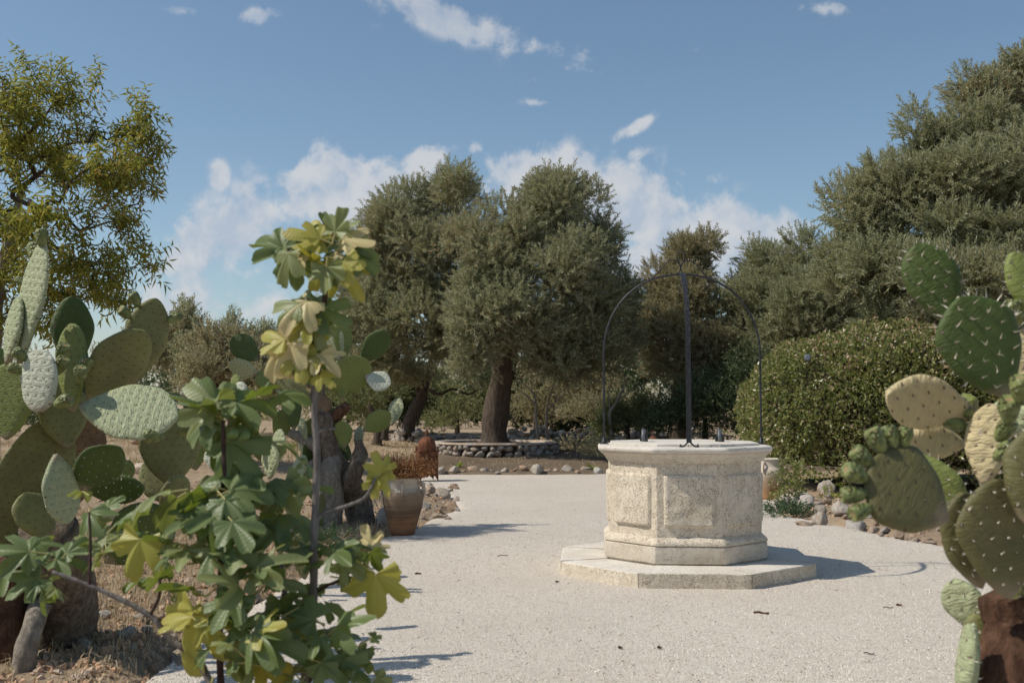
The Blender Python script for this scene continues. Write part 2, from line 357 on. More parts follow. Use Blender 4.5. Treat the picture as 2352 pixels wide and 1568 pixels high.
M['pad_dark'] = mat_pad('pad_dark_green', (.068, .105, .018), (.052, .075, .016), (.10, .08, .05), .6, mottled=.7)
M['pad_pale'] = mat_pad('pad_pale', (.38, .41, .235), (.28, .33, .17), (.09, .065, .04), 1.15)
M['pad_white'] = mat_pad('pad_whitish', (.52, .54, .42), (.42, .45, .33), (.12, .08, .05), 1.0)
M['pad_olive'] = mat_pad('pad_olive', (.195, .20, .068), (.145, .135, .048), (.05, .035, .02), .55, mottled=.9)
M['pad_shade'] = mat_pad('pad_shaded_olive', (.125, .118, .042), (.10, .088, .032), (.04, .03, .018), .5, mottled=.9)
M['pad_tan'] = mat_pad('pad_yellow', (.56, .46, .26), (.45, .40, .22), (.14, .10, .07), 1.3, scar=(.66, .58, .46), rough=.7)
M['pad_brown'] = mat_pad('pad_brown', (.27, .17, .10), (.16, .10, .06), (.06, .04, .03), .9, scar=(.13, .06, .035), mottled=.9, rough=.85)
def mat_fruit(name, a, b):
    m, nt = newmat(name); v = objc(nt); d = vor(nt, v, 75); n = noise(nt, v, 18, 4, .6)
    c = mixc(nt, sstep(nt, n, .4, .65), a, b); c = mixc(nt, sstep(nt, d, .22, .10), c, (.32, .20, .12))
    finish(nt, c, .5, sstep(nt, d, .6, .1), .9, .012, .4); return m
M['fruit'] = mat_fruit('cactus_fruit', (.20, .225, .075), (.10, .13, .04))
m, nt = newmat('fruit_crown'); finish(nt, (.27, .20, .10), .85); M['fruit_crown'] = m
m, nt = newmat('spine'); finish(nt, (.74, .68, .55), .5); M['spine'] = m
m, nt = newmat('spine_dark'); finish(nt, (.30, .21, .14), .7); M['spine_dark'] = m

def mat_fig(name, top, vein, edge=None, trans=.35, tc=(.4, .45, .05)):
    m, nt = newmat(name); v = objc(nt); t = nd(nt, 'ShaderNodeAttribute', attribute_name='tint').outputs['Fac']
    oi = nd(nt, 'ShaderNodeObjectInfo').outputs['Random']
    uv = nd(nt, 'ShaderNodeUVMap').outputs[0]; su = nd(nt, 'ShaderNodeSeparateXYZ', {0: uv}).outputs
    n = noise(nt, v, 25, 4, .6)
    c = mixc(nt, mth(nt, 'MULTIPLY_ADD', n, .35, mth(nt, 'MULTIPLY', oi, .45)), top, tuple(x*y for x, y in zip(top, (1.5, 1.3, 1.15))))
    if edge: c = mixc(nt, sstep(nt, mth(nt, 'ADD', su[1], mth(nt, 'MULTIPLY', n, .35)), .85, 1.2), c, edge)
    # side veins: stripes running obliquely off each rib
    sv = mth(nt, 'ABSOLUTE', mth(nt, 'SINE', mth(nt, 'MULTIPLY', mth(nt, 'SUBTRACT', su[1], mth(nt, 'MULTIPLY', su[0], .45)), 28.)))
    side = sstep(nt, sv, .16, .02)
    vv = mth(nt, 'MAXIMUM', sstep(nt, t, .35, .95), mth(nt, 'MULTIPLY', side, .22))
    c = mixc(nt, vv, c, vein)
    geo = nd(nt, 'ShaderNodeNewGeometry').outputs['Backfacing']
    c = mixc(nt, mth(nt, 'MULTIPLY', geo, .55), c, tuple(min(1, x*1.5+.08) for x in top))
    hh = mth(nt, 'SUBTRACT', mth(nt, 'MULTIPLY', sv, .6), mth(nt, 'MULTIPLY', t, .8))
    finish(nt, c, .45, hh, .25, .002, .45, trans=trans, transcol=mixc(nt, .6, c, tc)); return m
M['fig_green'] = mat_fig('fig_leaf_green', (.075, .115, .022), (.27, .28, .09), None, .30, (.34, .42, .04))
M['fig_mid'] = mat_fig('fig_leaf_grey_green', (.14, .17, .05), (.37, .36, .15), None, .32, (.40, .44, .08))
M['fig_yellow'] = mat_fig('fig_leaf_yellowing', (.30, .29, .045), (.50, .44, .12), (.38, .22, .05), .42, (.55, .47, .03))
M['fig_tan'] = mat_fig('fig_leaf_faded', (.46, .40, .19), (.58, .50, .28), (.50, .32, .16), .35, (.6, .45, .12))
m, nt = newmat('green_fig'); finish(nt, (.14, .20, .06), .45); M['figfruit'] = m

def mat_iron():
    m, nt = newmat('wrought_iron'); n = noise(nt, objc(nt), 60, 5, .6)
    finish(nt, mixc(nt, sstep(nt, n, .4, .7), (.022, .024, .028), (.06, .058, .058)), .5, n, .5, .004, .5, .4); return m
M['iron'] = mat_iron()
def mat_rust():
    m, nt = newmat('rusty_iron'); v = objc(nt); n = noise(nt, v, 14, 8, .7); n2 = noise(nt, v, 60, 5, .6)
    c = ramp(nt, n, [(.3, (.05, .022, .014)), (.5, (.14, .055, .03)), (.68, (.26, .115, .06)), (.8, (.34, .19, .11))])
    finish(nt, c, .85, n2, .8, .006, .2); return m
M['rust'] = mat_rust()
def mat_pot(name, zs):
    m, nt = newmat(name); v = objc(nt); z = nd(nt, 'ShaderNodeSeparateXYZ', {0: v}).outputs[2]
    n = noise(nt, v, 7, 7, .7); hz = noise(nt, nd(nt, 'ShaderNodeMapping', {0: v, 3: (1.5, 1.5, 60)}).outputs[0], 1., 3, .5)
    zz = mth(nt, 'MULTIPLY_ADD', mth(nt, 'SUBTRACT', n, .5), .22, z)
    c = ramp(nt, mth(nt, 'DIVIDE', zz, .56), zs)
    c = mixc(nt, sstep(nt, noise(nt, v, 30, 5, .7), .55, .72, 0, .4), c, (.25, .16, .10))
    c = mixc(nt, sstep(nt, mth(nt, 'ADD', n, mth(nt, 'MULTIPLY', z, -.6)), .50, .62, 0, .6), c, (.13, .065, .035))
    c = mixc(nt, sstep(nt, hz, .4, .7, 0, .25), c, (.42, .32, .23))
    h = mth(nt, 'ADD', hz, mth(nt, 'MULTIPLY', noise(nt, v, 40, 5, .7), .4))
    finish(nt, c, .85, h, .5, .006, .25); return m
M['pot'] = mat_pot('old_terracotta', [(0, (.22, .09, .04)), (.18, (.30, .14, .065)), (.36, (.13, .078, .045)), (.58, (.19, .13, .08)), (.72, (.27, .20, .135)), (.80, (.50, .45, .37))])
M['pot2'] = mat_pot('terracotta_cream', [(0, (.36, .19, .09)), (.25, (.38, .21, .11)), (.45, (.44, .32, .22)), (.6, (.52, .43, .34)), (1, (.60, .53, .44))])
m, nt = newmat('glass_lens'); finish(nt, (.12, .13, .15), .3, spec=.6); M['lens'] = m
m, nt = newmat('grey_metal'); finish(nt, (.14, .145, .15), .5, metal=.5); M['greymetal'] = m
m, nt = newmat('blue_plastic'); finish(nt, (.03, .05, .09), .4); M['blue'] = m
def mat_core(name, c):
    m, nt = newmat(name); n = noise(nt, objc(nt), 18, 5, .7); finish(nt, mixc(nt, n, tuple(x*.5 for x in c), c), .95, n, 1., .05, .1); return m
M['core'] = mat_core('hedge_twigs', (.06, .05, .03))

# ------------------------------------------------------------------ ground: gravel yard and dry soil
edge = [gr(300, 1575), gr(400, 1500), gr(490, 1430), gr(600, 1375), gr(700, 1310), gr(800, 1250), gr(860, 1236), gr(935, 1222), gr(985, 1190), gr(1055, 1166), gr(1040, 1146), gr(985, 1122), gr(930, 1103), gr(910, 1093), gr(1000, 1089)]
edge += [Vector((.9, 19.6, 0)), Vector((3.4, 20.0, 0)), Vector((4.3, 17.0, 0)), Vector((4.0, 14.9, 0)), gr(1770, 1175), gr(1850, 1189), gr(1940, 1206), gr(2060, 1232), gr(2150, 1248), gr(2352, 1275), Vector((8.5, 8.6, 0)), Vector((12, 6, 0)), Vector((12, -6, 0)), Vector((-4, -6, 0)), Vector((-1.0, 0.5, 0)), Vector((0.1, 2.4, 0)), Vector((-.2, 3.5, 0)), Vector((-1.0, 4.35, 0))]
EP = np.array([(p.x, p.y) for p in edge])
def sdist(X, Y):
    """signed distance to the gravel outline, positive inside"""
    px, py = X.ravel(), Y.ravel(); best = np.full(px.shape, 1e9); ins = np.zeros(px.shape, bool)
    for i in range(len(EP)):
        a, b = EP[i], EP[(i+1) % len(EP)]; d = b-a; t = np.clip(((px-a[0])*d[0]+(py-a[1])*d[1])/(d@d), 0, 1)
        best = np.minimum(best, np.hypot(px-a[0]-t*d[0], py-a[1]-t*d[1]))
        c = ((a[1] > py) != (b[1] > py)) & (px < (b[0]-a[0])*(py-a[1])/(b[1]-a[1]+1e-12)+a[0]); ins ^= c
    return (np.where(ins, best, -best)).reshape(X.shape)
def ss(v, a, b): t = np.clip((v-a)/(b-a), 0, 1); return t*t*(3-2*t)
def soil_z(X, Y):
    d = sdist(X, Y); P = np.stack([X, Y, X*0], -1)
    out = ss(-d, -.02, .25)
    z = fbm(P, 1.3, 4)*.05 + fbm(P, 6, 3)*.025 + .045
    z = z + .22*ss(Y, 20.5, 26) + .35*ss(Y, 40, 90)
    z = z + .10*ss(-X, 2.0, 4.5)
    return -.06 + out*(z+.06)
def gravel_z(X, Y):
    d = sdist(X, Y); P = np.stack([X, Y, X*0+3], -1)
    return -.10 + ss(d + fbm(P, 3, 3)*.05, -.10, .06)*.10 + fbm(P, 1.1, 3)*.008 + fbm(P, 9, 3)*.005*ss(Y, -1, 2)
def sheet(name, xs, ys, zf, mat, label=None):
    X, Y = np.meshgrid(xs, ys); Z = zf(X, Y); V = np.stack([X, Y, Z], -1).reshape(-1, 3)
    ny, nx = X.shape; i = np.arange(ny-1)[:, None]*nx+np.arange(nx-1)[None]; i = i.ravel()
    return link(name, mesh(name, V, np.stack([i, i+1, i+nx+1, i+nx], 1), mat))
xs = np.concatenate([np.linspace(-400, -60, 8), np.linspace(-50, -9, 30), np.arange(-8.5, 8.6, .11), np.linspace(9, 50, 30), np.linspace(60, 400, 8)])
ys = np.concatenate([np.linspace(-100, -4, 12), np.arange(-3, 3.5, .5), np.arange(3.6, 24, .11), np.arange(24.3, 40, .4), np.linspace(42, 120, 30), np.linspace(140, 900, 12)])
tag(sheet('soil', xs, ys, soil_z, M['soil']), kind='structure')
xg = np.arange(-4.5, 12.3, .085); yg = np.concatenate([np.arange(-6, 3.5, .4), np.arange(3.6, 20.6, .085)])
tag(sheet('gravel_yard', xg, yg, gravel_z, M['gravel']), kind='structure')
def zat(x, y, f=soil_z): return float(f(np.array([[x]]), np.array([[y]]))[0, 0])
def ground(x, y): return max(zat(x, y), zat(x, y, gravel_z))

# loose gravel stones on the sheet, thinning with distance
OCT = np.array([(1, 0, 0), (-1, 0, 0), (0, 1, 0), (0, -1, 0), (0, 0, 1), (0, 0, -1)], float)
OCF = np.array([(0, 2, 4), (2, 1, 4), (1, 3, 4), (3, 0, 4), (2, 0, 5), (1, 2, 5), (3, 1, 5), (0, 3, 5)])
def randrot(n):
    q = rng.normal(size=(n, 4)); q /= np.linalg.norm(q, axis=1)[:, None]; a, b, c, d = q.T
    return np.stack([np.stack([1-2*(c*c+d*d), 2*(b*c-a*d), 2*(b*d+a*c)], -1), np.stack([2*(b*c+a*d), 1-2*(b*b+d*d), 2*(c*d-a*b)], -1), np.stack([2*(b*d-a*c), 2*(c*d+a*b), 1-2*(b*b+c*c)], -1)], 1)
def pebbles(n, Ya, Yb, sa, sb, name, mat, xr=(-3.5, 4.4), inside=True, rare=1.0, zf=None):
    Y = Ya+(Yb-Ya)*rng.random(n)**1.5; X = Y*(-.52+1.04*rng.random(n)); X = np.clip(X, *xr)+0
    d = sdist(X, Y); k = (d > .03) if inside else (d < .0); X, Y = X[k], Y[k]; n = len(X)
    Z = gravel_z(X, Y) if inside else soil_z(X, Y)
    s = rng.uniform(sa, sb, n)[:, None]*rng.uniform(.6, 1.25, (n, 3)); s[:, 2] *= .7
    V = np.einsum('nij,nkj->nki', randrot(n), OCT[None]*s[:, None, :]*rng.uniform(.8, 1.2, (n, 6, 1))) + np.stack([X, Y, Z+s[:, 2]*.35], -1)[:, None]
    F = (OCF[None]+(np.arange(n)*6)[:, None, None]).reshape(-1, 3)
    return link(name, mesh(name, V.reshape(-1, 3), F, mat, False, tint=np.repeat(rng.random(n)**rare, 6)))
tag(pebbles(70000, 4.6, 12, .003, .0062, 'loose_gravel', M['pebble']), 'loose white gravel stones covering the yard around the well', 'gravel', kind='stuff')
tag(pebbles(9000, 4.6, 16, .008, .035, 'stone_rubble', M['rock_warm'], xr=(-6, 7), inside=False), 'small stone chips and rubble lying on the dry soil', 'rubble', kind='stuff')

# ------------------------------------------------------------------ foliage engines
def leafkite(L, W, fold=.25, bend=.15):
    return np.array([(0, 0, 0), (-W/2, L*.42, W*fold), (0, L, -L*bend), (W/2, L*.42, W*fold)], float)
def rotz(a): c, s = np.cos(a), np.sin(a); return np.array([[c, -s, 0], [s, c, 0], [0, 0, 1]])
def rotx(a): c, s = np.cos(a), np.sin(a); return np.array([[1, 0, 0], [0, c, -s], [0, s, c]])
def roty(a): c, s = np.cos(a), np.sin(a); return np.array([[c, 0, s], [0, 1, 0], [-s, 0, c]])
def twig(nl, Lt, L, W, spread=50, droop=0., fold=.25, bend=.15):
    """leaves along a twig that runs up +Z"""
    V = []
    for k in range(nl):
        t = (k+.5)/nl; a = k*2.4+random.uniform(-.5, .5); sp = R(spread+random.uniform(-18, 18))*(1-.45*t)
        K = leafkite(L*random.uniform(.7, 1.15), W*random.uniform(.8, 1.2), fold, bend)
        K = K @ roty(random.uniform(-1, 1)).T @ rotx(R(90)-sp).T @ rotz(a).T
        K[:, 2] += t*Lt; K[:, 2] -= droop*L*0; V.append(K)
    return np.array(V)            # nl,4,3
def frames(D, roll=None):
    D = D/np.linalg.norm(D, axis=1)[:, None]; n = len(D); a = np.where(np.abs(D[:, 2:3]) < .9, np.array([[0, 0, 1.]]), np.array([[1., 0, 0]]))
    X = np.cross(a, D); X /= np.linalg.norm(X, axis=1)[:, None]; Y = np.cross(D, X)
    t = rng.random(n)*2*np.pi; c, s = np.cos(t)[:, None], np.sin(t)[:, None]
    return np.stack([X*c+Y*s, -X*s+Y*c, D], -1)  # columns
def spray(P, D, twigs, smin=.75, smax=1.25, hang=0.):
    """place twig templates at P along D -> verts, faces, tint"""
    n = len(P); Fm = frames(D); sc = rng.uniform(smin, smax, n); which = rng.integers(0, len(twigs), n); Vs = []; T = []
    clump = fbm(P, .9, 2)*.18
    for w_ in range(len(twigs)):
        k = which == w_
        if not k.any(): continue
        tv = twigs[w_]; nl = len(tv); v = np.einsum('nij,mj->nmi', Fm[k]*sc[k][:, None, None], tv.reshape(-1, 3))+P[k][:, None]
        if hang: pass
        Vs.append(v.reshape(-1, 3)); T.append(np.repeat(np.clip(rng.random((k.sum(), nl))+clump[k][:, None], 0, 1).ravel(), 4))
    V = np.concatenate(Vs); T = np.concatenate(T); i = np.arange(0, len(V), 4)
    F = np.concatenate([np.stack([i, i+1, i+2], 1), np.stack([i, i+2, i+3], 1)])
    return V, F, T
def lobe_points(lobes, n, lo=.55, up=.35, out=1.0, rnd=.6, lump=.22, bottom=.6):
    wts = np.array([l[3]*l[5]+l[3]*l[4]+l[4]*l[5] for l in lobes]); cnt = (wts/wts.sum()*n).astype(int)
    P = []; D = []
    for (cx, cy, cz, rx, ry, rz), c in zip(lobes, cnt):
        d = rng.normal(size=(int(c*1.4), 3)); d /= np.linalg.norm(d, axis=1)[:, None]
        keep = (d[:, 2] > -bottom) | (rng.random(len(d)) < .35); d = d[keep][:c]
        rr = 1-(1-lo)*rng.random(len(d))**1.7
        rr = rr*(1+lump*fbm(d*1.0+np.array([cx, cy, cz]), 3.0, 3)*1.9); out_ = (rng.random(len(d)) < .05)*(d[:, 2] > -.1)*rng.random(len(d))*.22; rr = rr+out_
        P.append(np.array([cx, cy, cz])+d*rr[:, None]*np.array([rx, ry, rz]))
        D.append(d*out+np.array([0, 0, up])+rng.normal(size=d.shape)*rnd)
    return np.concatenate(P), np.concatenate(D)
def segtubes(A, B, ra, rb, n=5):
    D = B-A; L = np.linalg.norm(D, axis=1); k = L > 1e-5; A, B, ra, rb, D = A[k], B[k], ra[k], rb[k], D[k]
    D = D/np.linalg.norm(D, axis=1)[:, None]; a = np.where(np.abs(D[:, 1:2]) < .9, np.array([[0, 1., 0]]), np.array([[1., 0, 0]]))
    X = np.cross(a, D); X /= np.linalg.norm(X, axis=1)[:, None]; Y = np.cross(D, X)
    th = np.arange(n)*2*np.pi/n; ring = np.cos(th)[None, :, None]*X[:, None]+np.sin(th)[None, :, None]*Y[:, None]
    V = np.concatenate([A[:, None]-D[:, None]*ra[:, None, None]*.2+ring*ra[:, None, None], B[:, None]+D[:, None]*rb[:, None, None]*.2+ring*rb[:, None, None]], 1)
    m_ = len(A); base = (np.arange(m_)*2*n)[:, None]; k = np.arange(n)[None]; k2 = (k+1) % n
    F = np.stack([base+k, base+k2, base+n+k2, base+n+k], -1).reshape(-1, 4)
    return V.reshape(-1, 3), F
def skeleton(trunk, targets, step=.25, rtip=.006, expn=.5, wob=.06, zmin=None, sag=.0):
    """trunk: list of (Vector, radius); connect every target to its nearest node"""
    N = [np.array(p) for p, r in trunk]; par = [-1]+list(range(len(trunk)-1)); fixed = {i: r for i, (p, r) in enumerate(trunk)}
    top = N[-1]; order = np.argsort(np.linalg.norm(targets-top, axis=1)); tips = []
    arr = np.array(N); start = max(0, len(trunk)//2)
    for ti in order:
        t = targets[ti]; A = arr; dd = np.linalg.norm(A-t, axis=1)+.35*np.maximum(0, A[:, 2]-t[2]); dd[:start] = 1e9
        j = int(np.argmin(dd)); d = np.linalg.norm(A[j]-t); k = max(1, int(d/step)); prev = j; new = []
        for q in range(1, k+1):
            f = q/k; p = A[j]*(1-f)+t*f+np.array([0, 0, 1.])*math.sin(f*math.pi)*d*(.10-sag)+rng.normal(size=3)*wob*d*(.3 if q == k else 1)*.5
            new.append(p); par.append(prev); prev = len(A)+len(new)-1
        arr = np.concatenate([A, np.array(new)]); tips.append(prev)
    n = len(arr); cnt = np.zeros(n)
    for t in tips: cnt[t] += 1
    for i in range(n-1, 0, -1):
        if par[i] >= 0: cnt[par[i]] += cnt[i]
    rad = rtip*np.maximum(cnt, 1)**expn
    for i, r in fixed.items(): rad[i] = r
    tmax = trunk[-1][1]; rad[len(trunk):] = np.minimum(rad[len(trunk):], tmax*.8)
    idx = np.arange(len(trunk), n); pa = np.array(par)[idx]; ra = np.minimum(rad[pa], rad[idx]*1.5)
    return arr, idx, pa, ra, rad[idx], tips
def trunk_mesh(path, n=14, gnarl=.12, seed=0):
    """thick trunk along path of (Vector, radius), lobed and twisted"""
    pts = spline([(*p, r) for p, r in path], 6); V = []; F = []
    for i, q in enumerate(pts):
        p = Vector(q[:3]); r = q[3]; t = (Vector(pts[min(i+1, len(pts)-1)][:3])-Vector(pts[max(i-1, 0)][:3])).normalized()
        x = Vector((0, 1, 0)).cross(t).normalized(); y = t.cross(x)
        for k in range(n):
            a = 2*math.pi*k/n; q_ = float(fbm(np.array([math.cos(a)*1.6+seed, math.sin(a)*1.6, i*.13]), 1.2, 3)); rr = r*(1+gnarl*2.2*q_)
            V.append(p+x*math.cos(a)*rr+y*math.sin(a)*rr)
    for i in range(len(pts)-1):
        for k in range(n): k2 = (k+1) % n; F.append((i*n+k, i*n+k2, (i+1)*n+k2, (i+1)*n+k))
    F.append(tuple(range((len(pts)-1)*n, len(pts)*n)))
    return V, F
def sublobes(lobes, k=9):
    out = []
    for (cx, cy, cz, rx, ry, rz) in lobes:
        for j in range(k):
            d = Vector((random.gauss(0, 1), random.gauss(0, 1), random.gauss(0, 1))).normalized(); q = random.uniform(.45, .80); f = random.uniform(.30, .52)
            out.append((cx+d.x*rx*q, cy+d.y*ry*q, cz+d.z*rz*q, rx*f*1.05, ry*f*1.05, rz*f*random.uniform(.8, 1.15)))
    return out
def tree(name, label, cat, trunks, lobes, nt_, twigs, mat, bark, group=None, ntarget=90, up=.35, lo=.5, rtip=.007, step=.3, rnd=.6, lump=.22, bottom=.6, extra=None, trn=14, sub=True):
    base = Vector(trunks[0][0][0]); root = empty(name, base, label, cat, group)
    O = np.array(base)
    lob = sublobes(lobes) if sub else [tuple(l) for l in lobes]
    P, D = lobe_points(lob, nt_, lo, up, 1., rnd, lump, bottom)
    V, F, T = spray(P-O, D, twigs)
    link('crown', mesh('crown', V, F, mat, False, tint=T), root)
    for ti, tr in enumerate(trunks):
        V, F = trunk_mesh([(Vector(p)-base, r) for p, r in tr], n=trn, seed=ti*3.1+len(name))
        link('trunk', mesh('trunk', V, F, bark), root)
    TV, _ = lobe_points(lob, ntarget, .35, 0, 1, .1, .1, .9)
    allA = []; fork = []
    near = [[] for _ in trunks]
    for p in TV:
        near[int(np.argmin([np.linalg.norm(p-np.array(t[-1][0])) for t in trunks]))].append(p)
    off = 0; Vs = []; Fs = []
    for tr, ts in zip(trunks, near):
        if not ts: continue
        A, idx, pa, ra, rb, tips = skeleton([(Vector(p)-base, r) for p, r in tr], np.array(ts)-O, step, rtip)
        v, f = segtubes(A[pa], A[idx], ra, rb, 5); Vs.append(v); Fs.append(f+off); off += len(v)
    if extra:
        for pts, r0, r1 in extra:
            q = [Vector(p)-base for p in spline(pts, 5)]; A = np.array([tuple(p) for p in q]); rr = np.linspace(r0, r1, len(q))
            v, f = segtubes(A[:-1], A[1:], rr[:-1], rr[1:], 6); Vs.append(v); Fs.append(f+off); off += len(v)
    if Vs: link('branches', mesh('branches', np.concatenate(Vs), np.concatenate(Fs), bark), root)
    return root
def lobe(x, y, Y, rx, ry=None, depth=None):
    """lobe centred on photo point (x,y) at distance Y, radii rx,ry in photo px"""
    p = at(x, y, Y); s = Y/FD; ry = ry or rx; return (p.x, p.y, p.z, rx*s, (depth or rx*s), ry*s)
olive_tw = [twig(20, .30, .085, .021, 48) for _ in range(6)]
olive_big = [twig(20, .28, .078, .020, 48) for _ in range(6)]
thick_tw = [twig(12, .4, .12, .055, 55) for _ in range(4)]
bush_tw = [twig(12, .22, .06, .026, 55) for _ in range(5)]

# ------------------------------------------------------------------ far scrub and background trees
P = []; 
for k in range(46):
    x = -46+k*2.05+random.uniform(-1, 1); y = 46+random.uniform(-5, 8)+abs(x)*.1; r = random.uniform(1.6, 2.6)
    P.append((x, y, .3+r*.5, r*1.1, r, r*random.uniform(.7, 1.05)))
pp, dd = lobe_points(P, 9000, .7, .5)
big_tw = [twig(12, .5, .17, .07, 50) for _ in range(4)]
V, F, T = spray(pp, dd, big_tw)
tag(link('far_scrub', mesh('far_scrub', V, F, M['olive_brown'], False, tint=T)), 'distant olive scrub along the horizon behind the garden', 'scrub', kind='stuff')

def GP(x, y, Y, z=None):
    p = at(x, y, Y); p.z = ground(p.x, p.y)-.05 if z is None else z; return p
# olive A in the ring
A0 = Vector((-.38, 24.3, .30))
tree('olive_tree', 'large grey-green olive tree with a thick leaning trunk rising from the round stone planter', 'olive tree',
     [[(A0, .42), (A0+Vector((-.02, 0, .25)), .31), (at(1138, 950, 24.3), .275), (at(1148, 890, 24.2), .27), (at(1158, 830, 24.1), .28), (at(1160, 770, 24.1), .3)]],
     [lobe(1235, 500, 24, 115, 95), lobe(1300, 480, 24.5, 80, 85), lobe(1180, 520, 23.6, 90, 90), lobe(1370, 570, 24.4, 65, 75), lobe(1110, 580, 23.6, 90, 100), lobe(1240, 620, 23.2, 140, 95), lobe(1340, 660, 24, 95, 85),
      lobe(1130, 700, 22.8, 100, 85), lobe(1085, 790, 23, 55, 60), lobe(1210, 740, 23.4, 110, 90), lobe(1310, 760, 24.2, 110, 80), lobe(1390, 730, 24.8, 75, 80), lobe(1160, 800, 22.9, 60, 40), lobe(1255, 820, 23.6, 70, 45), lobe(1050, 440, 24.6, 55, 45), lobe(1290, 425, 24.6, 45, 35), lobe(1430, 690, 25, 50, 75), lobe(1070, 700, 23.4, 70, 70), lobe(1080, 850, 23, 45, 35), lobe(1350, 820, 24.6, 90, 45), lobe(1300, 850, 24.4, 50, 30), lobe(1420, 790, 25, 55, 50)],
     13500, olive_tw, M['olive'], M['bark'], ntarget=150, up=.45, lump=.3)
B0 = GP(940, 1012, 28)
tree('olive_tree', 'smaller olive tree with a slim dark forked trunk left of the big olive', 'olive tree',
     [[(B0, .26), (at(938, 980, 28), .19), (at(952, 945, 28), .165), (at(968, 910, 28), .15), (at(976, 880, 28), .13), (at(990, 840, 28), .12)], [(at(968, 915, 28), .1), (at(958, 880, 28), .10), (at(945, 850, 28), .1), (at(935, 820, 28), .09)]],
     [lobe(960, 520, 26.5, 110, 75), lobe(890, 580, 27, 85, 85), lobe(990, 600, 26, 110, 100), lobe(900, 690, 26.6, 95, 90), lobe(850, 760, 27, 75, 75), lobe(960, 760, 26, 85, 80), lobe(870, 840, 26.6, 60, 40), lobe(1010, 470, 27, 80, 55), lobe(940, 860, 27.4, 80, 28), lobe(800, 690, 28, 50, 60), lobe(1030, 780, 26.4, 60, 60), lobe(1020, 690, 26, 70, 70), lobe(860, 650, 27, 60, 60), lobe(810, 780, 27.5, 60, 60)],
     9500, olive_tw, M['olive'], M['bark'], ntarget=90, up=.45, lump=.3, extra=[([at(985, 895, 27.8), at(1010, 905, 27.6), at(1040, 893, 27.6), at(1075, 905, 27.6), at(1100, 893, 27.6)], .05, .02)])
# trees behind the well, right of centre
tree('olive_tree', 'brownish feathery olive tree right behind the iron arch of the well', 'olive tree',
     [[(GP(1560, 1000, 27), .3), (at(1560, 900, 27), .2), (at(1570, 800, 27), .15)]],
     [lobe(1575, 590, 27, 70, 62), lobe(1530, 670, 27, 60, 85), lobe(1600, 680, 26.4, 85, 85), lobe(1560, 780, 26, 105, 85), lobe(1660, 800, 26, 85, 75), lobe(1500, 780, 26.6, 50, 80), lobe(1620, 860, 26, 90, 50)],
     7500, olive_tw, M['olive_brown'], M['bark'], ntarget=90, up=.6, lump=.3)
tree('olive_tree', 'pale olive tree seen between the iron arch and the trimmed hedge', 'olive tree',
     [[(GP(1750, 1000, 26), .3), (at(1745, 900, 26), .2), (at(1750, 800, 26), .15)]],
     [lobe(1720, 610, 26.5, 65, 65), lobe(1790, 640, 26, 70, 70), lobe(1740, 710, 25.6, 100, 75), lobe(1850, 620, 25, 55, 85), lobe(1840, 720, 24, 85, 70), lobe(1770, 800, 25, 110, 60), lobe(1900, 700, 24, 80, 90), lobe(1960, 740, 24, 90, 60)],
     6800, olive_tw, M['olive_bright'], M['bark'], ntarget=90, up=.6, lump=.3)
# big right olive
C0 = Vector((6.6, 18.5, .1))
tree('olive_tree', 'big dense olive tree filling the right edge behind the trimmed hedge', 'olive tree',
     [[(C0, .4), (C0+Vector((.1, 0, 1.2)), .28), (C0+Vector((.5, 0, 2.2)), .25)]],
     [lobe(2060, 420, 17.5, 110, 100), lobe(1980, 530, 17.5, 100, 95), lobe(2130, 340, 17.8, 60, 75), lobe(2180, 480, 16.8, 150, 125), lobe(2040, 640, 17, 150, 95), lobe(2290, 420, 17, 130, 110), lobe(2200, 650, 16.2, 150, 90), lobe(2340, 580, 16.4, 130, 130), lobe(2420, 450, 17, 120, 130), lobe(1940, 620, 17.6, 70, 70), lobe(2250, 320, 18, 80, 60), lobe(2130, 730, 16.6, 130, 40), lobe(2350, 720, 16.6, 120, 60), lobe(2500, 620, 17, 120, 150)],
     15500, olive_big, M['olive_bright'], M['bark'], ntarget=170, up=.55, lump=.28)
tree('olive_tree', 'tall darker olive crown rising above the right hand olive at the top right corner', 'olive tree',
     [[(Vector((10.6, 20.5, 0)), .4), (Vector((10.4, 20.5, 3)), .25), (Vector((10.3, 20.5, 4.5)), .2)]],
     [lobe(2290, 260, 20, 85, 80), lobe(2370, 190, 20, 85, 70), lobe(2220, 220, 20, 45, 40), lobe(2450, 250, 20, 120, 120), lobe(2350, 330, 20, 90, 60)],
     3400, olive_tw, M['olive'], M['bark'], ntarget=80, up=.5, lump=.32)
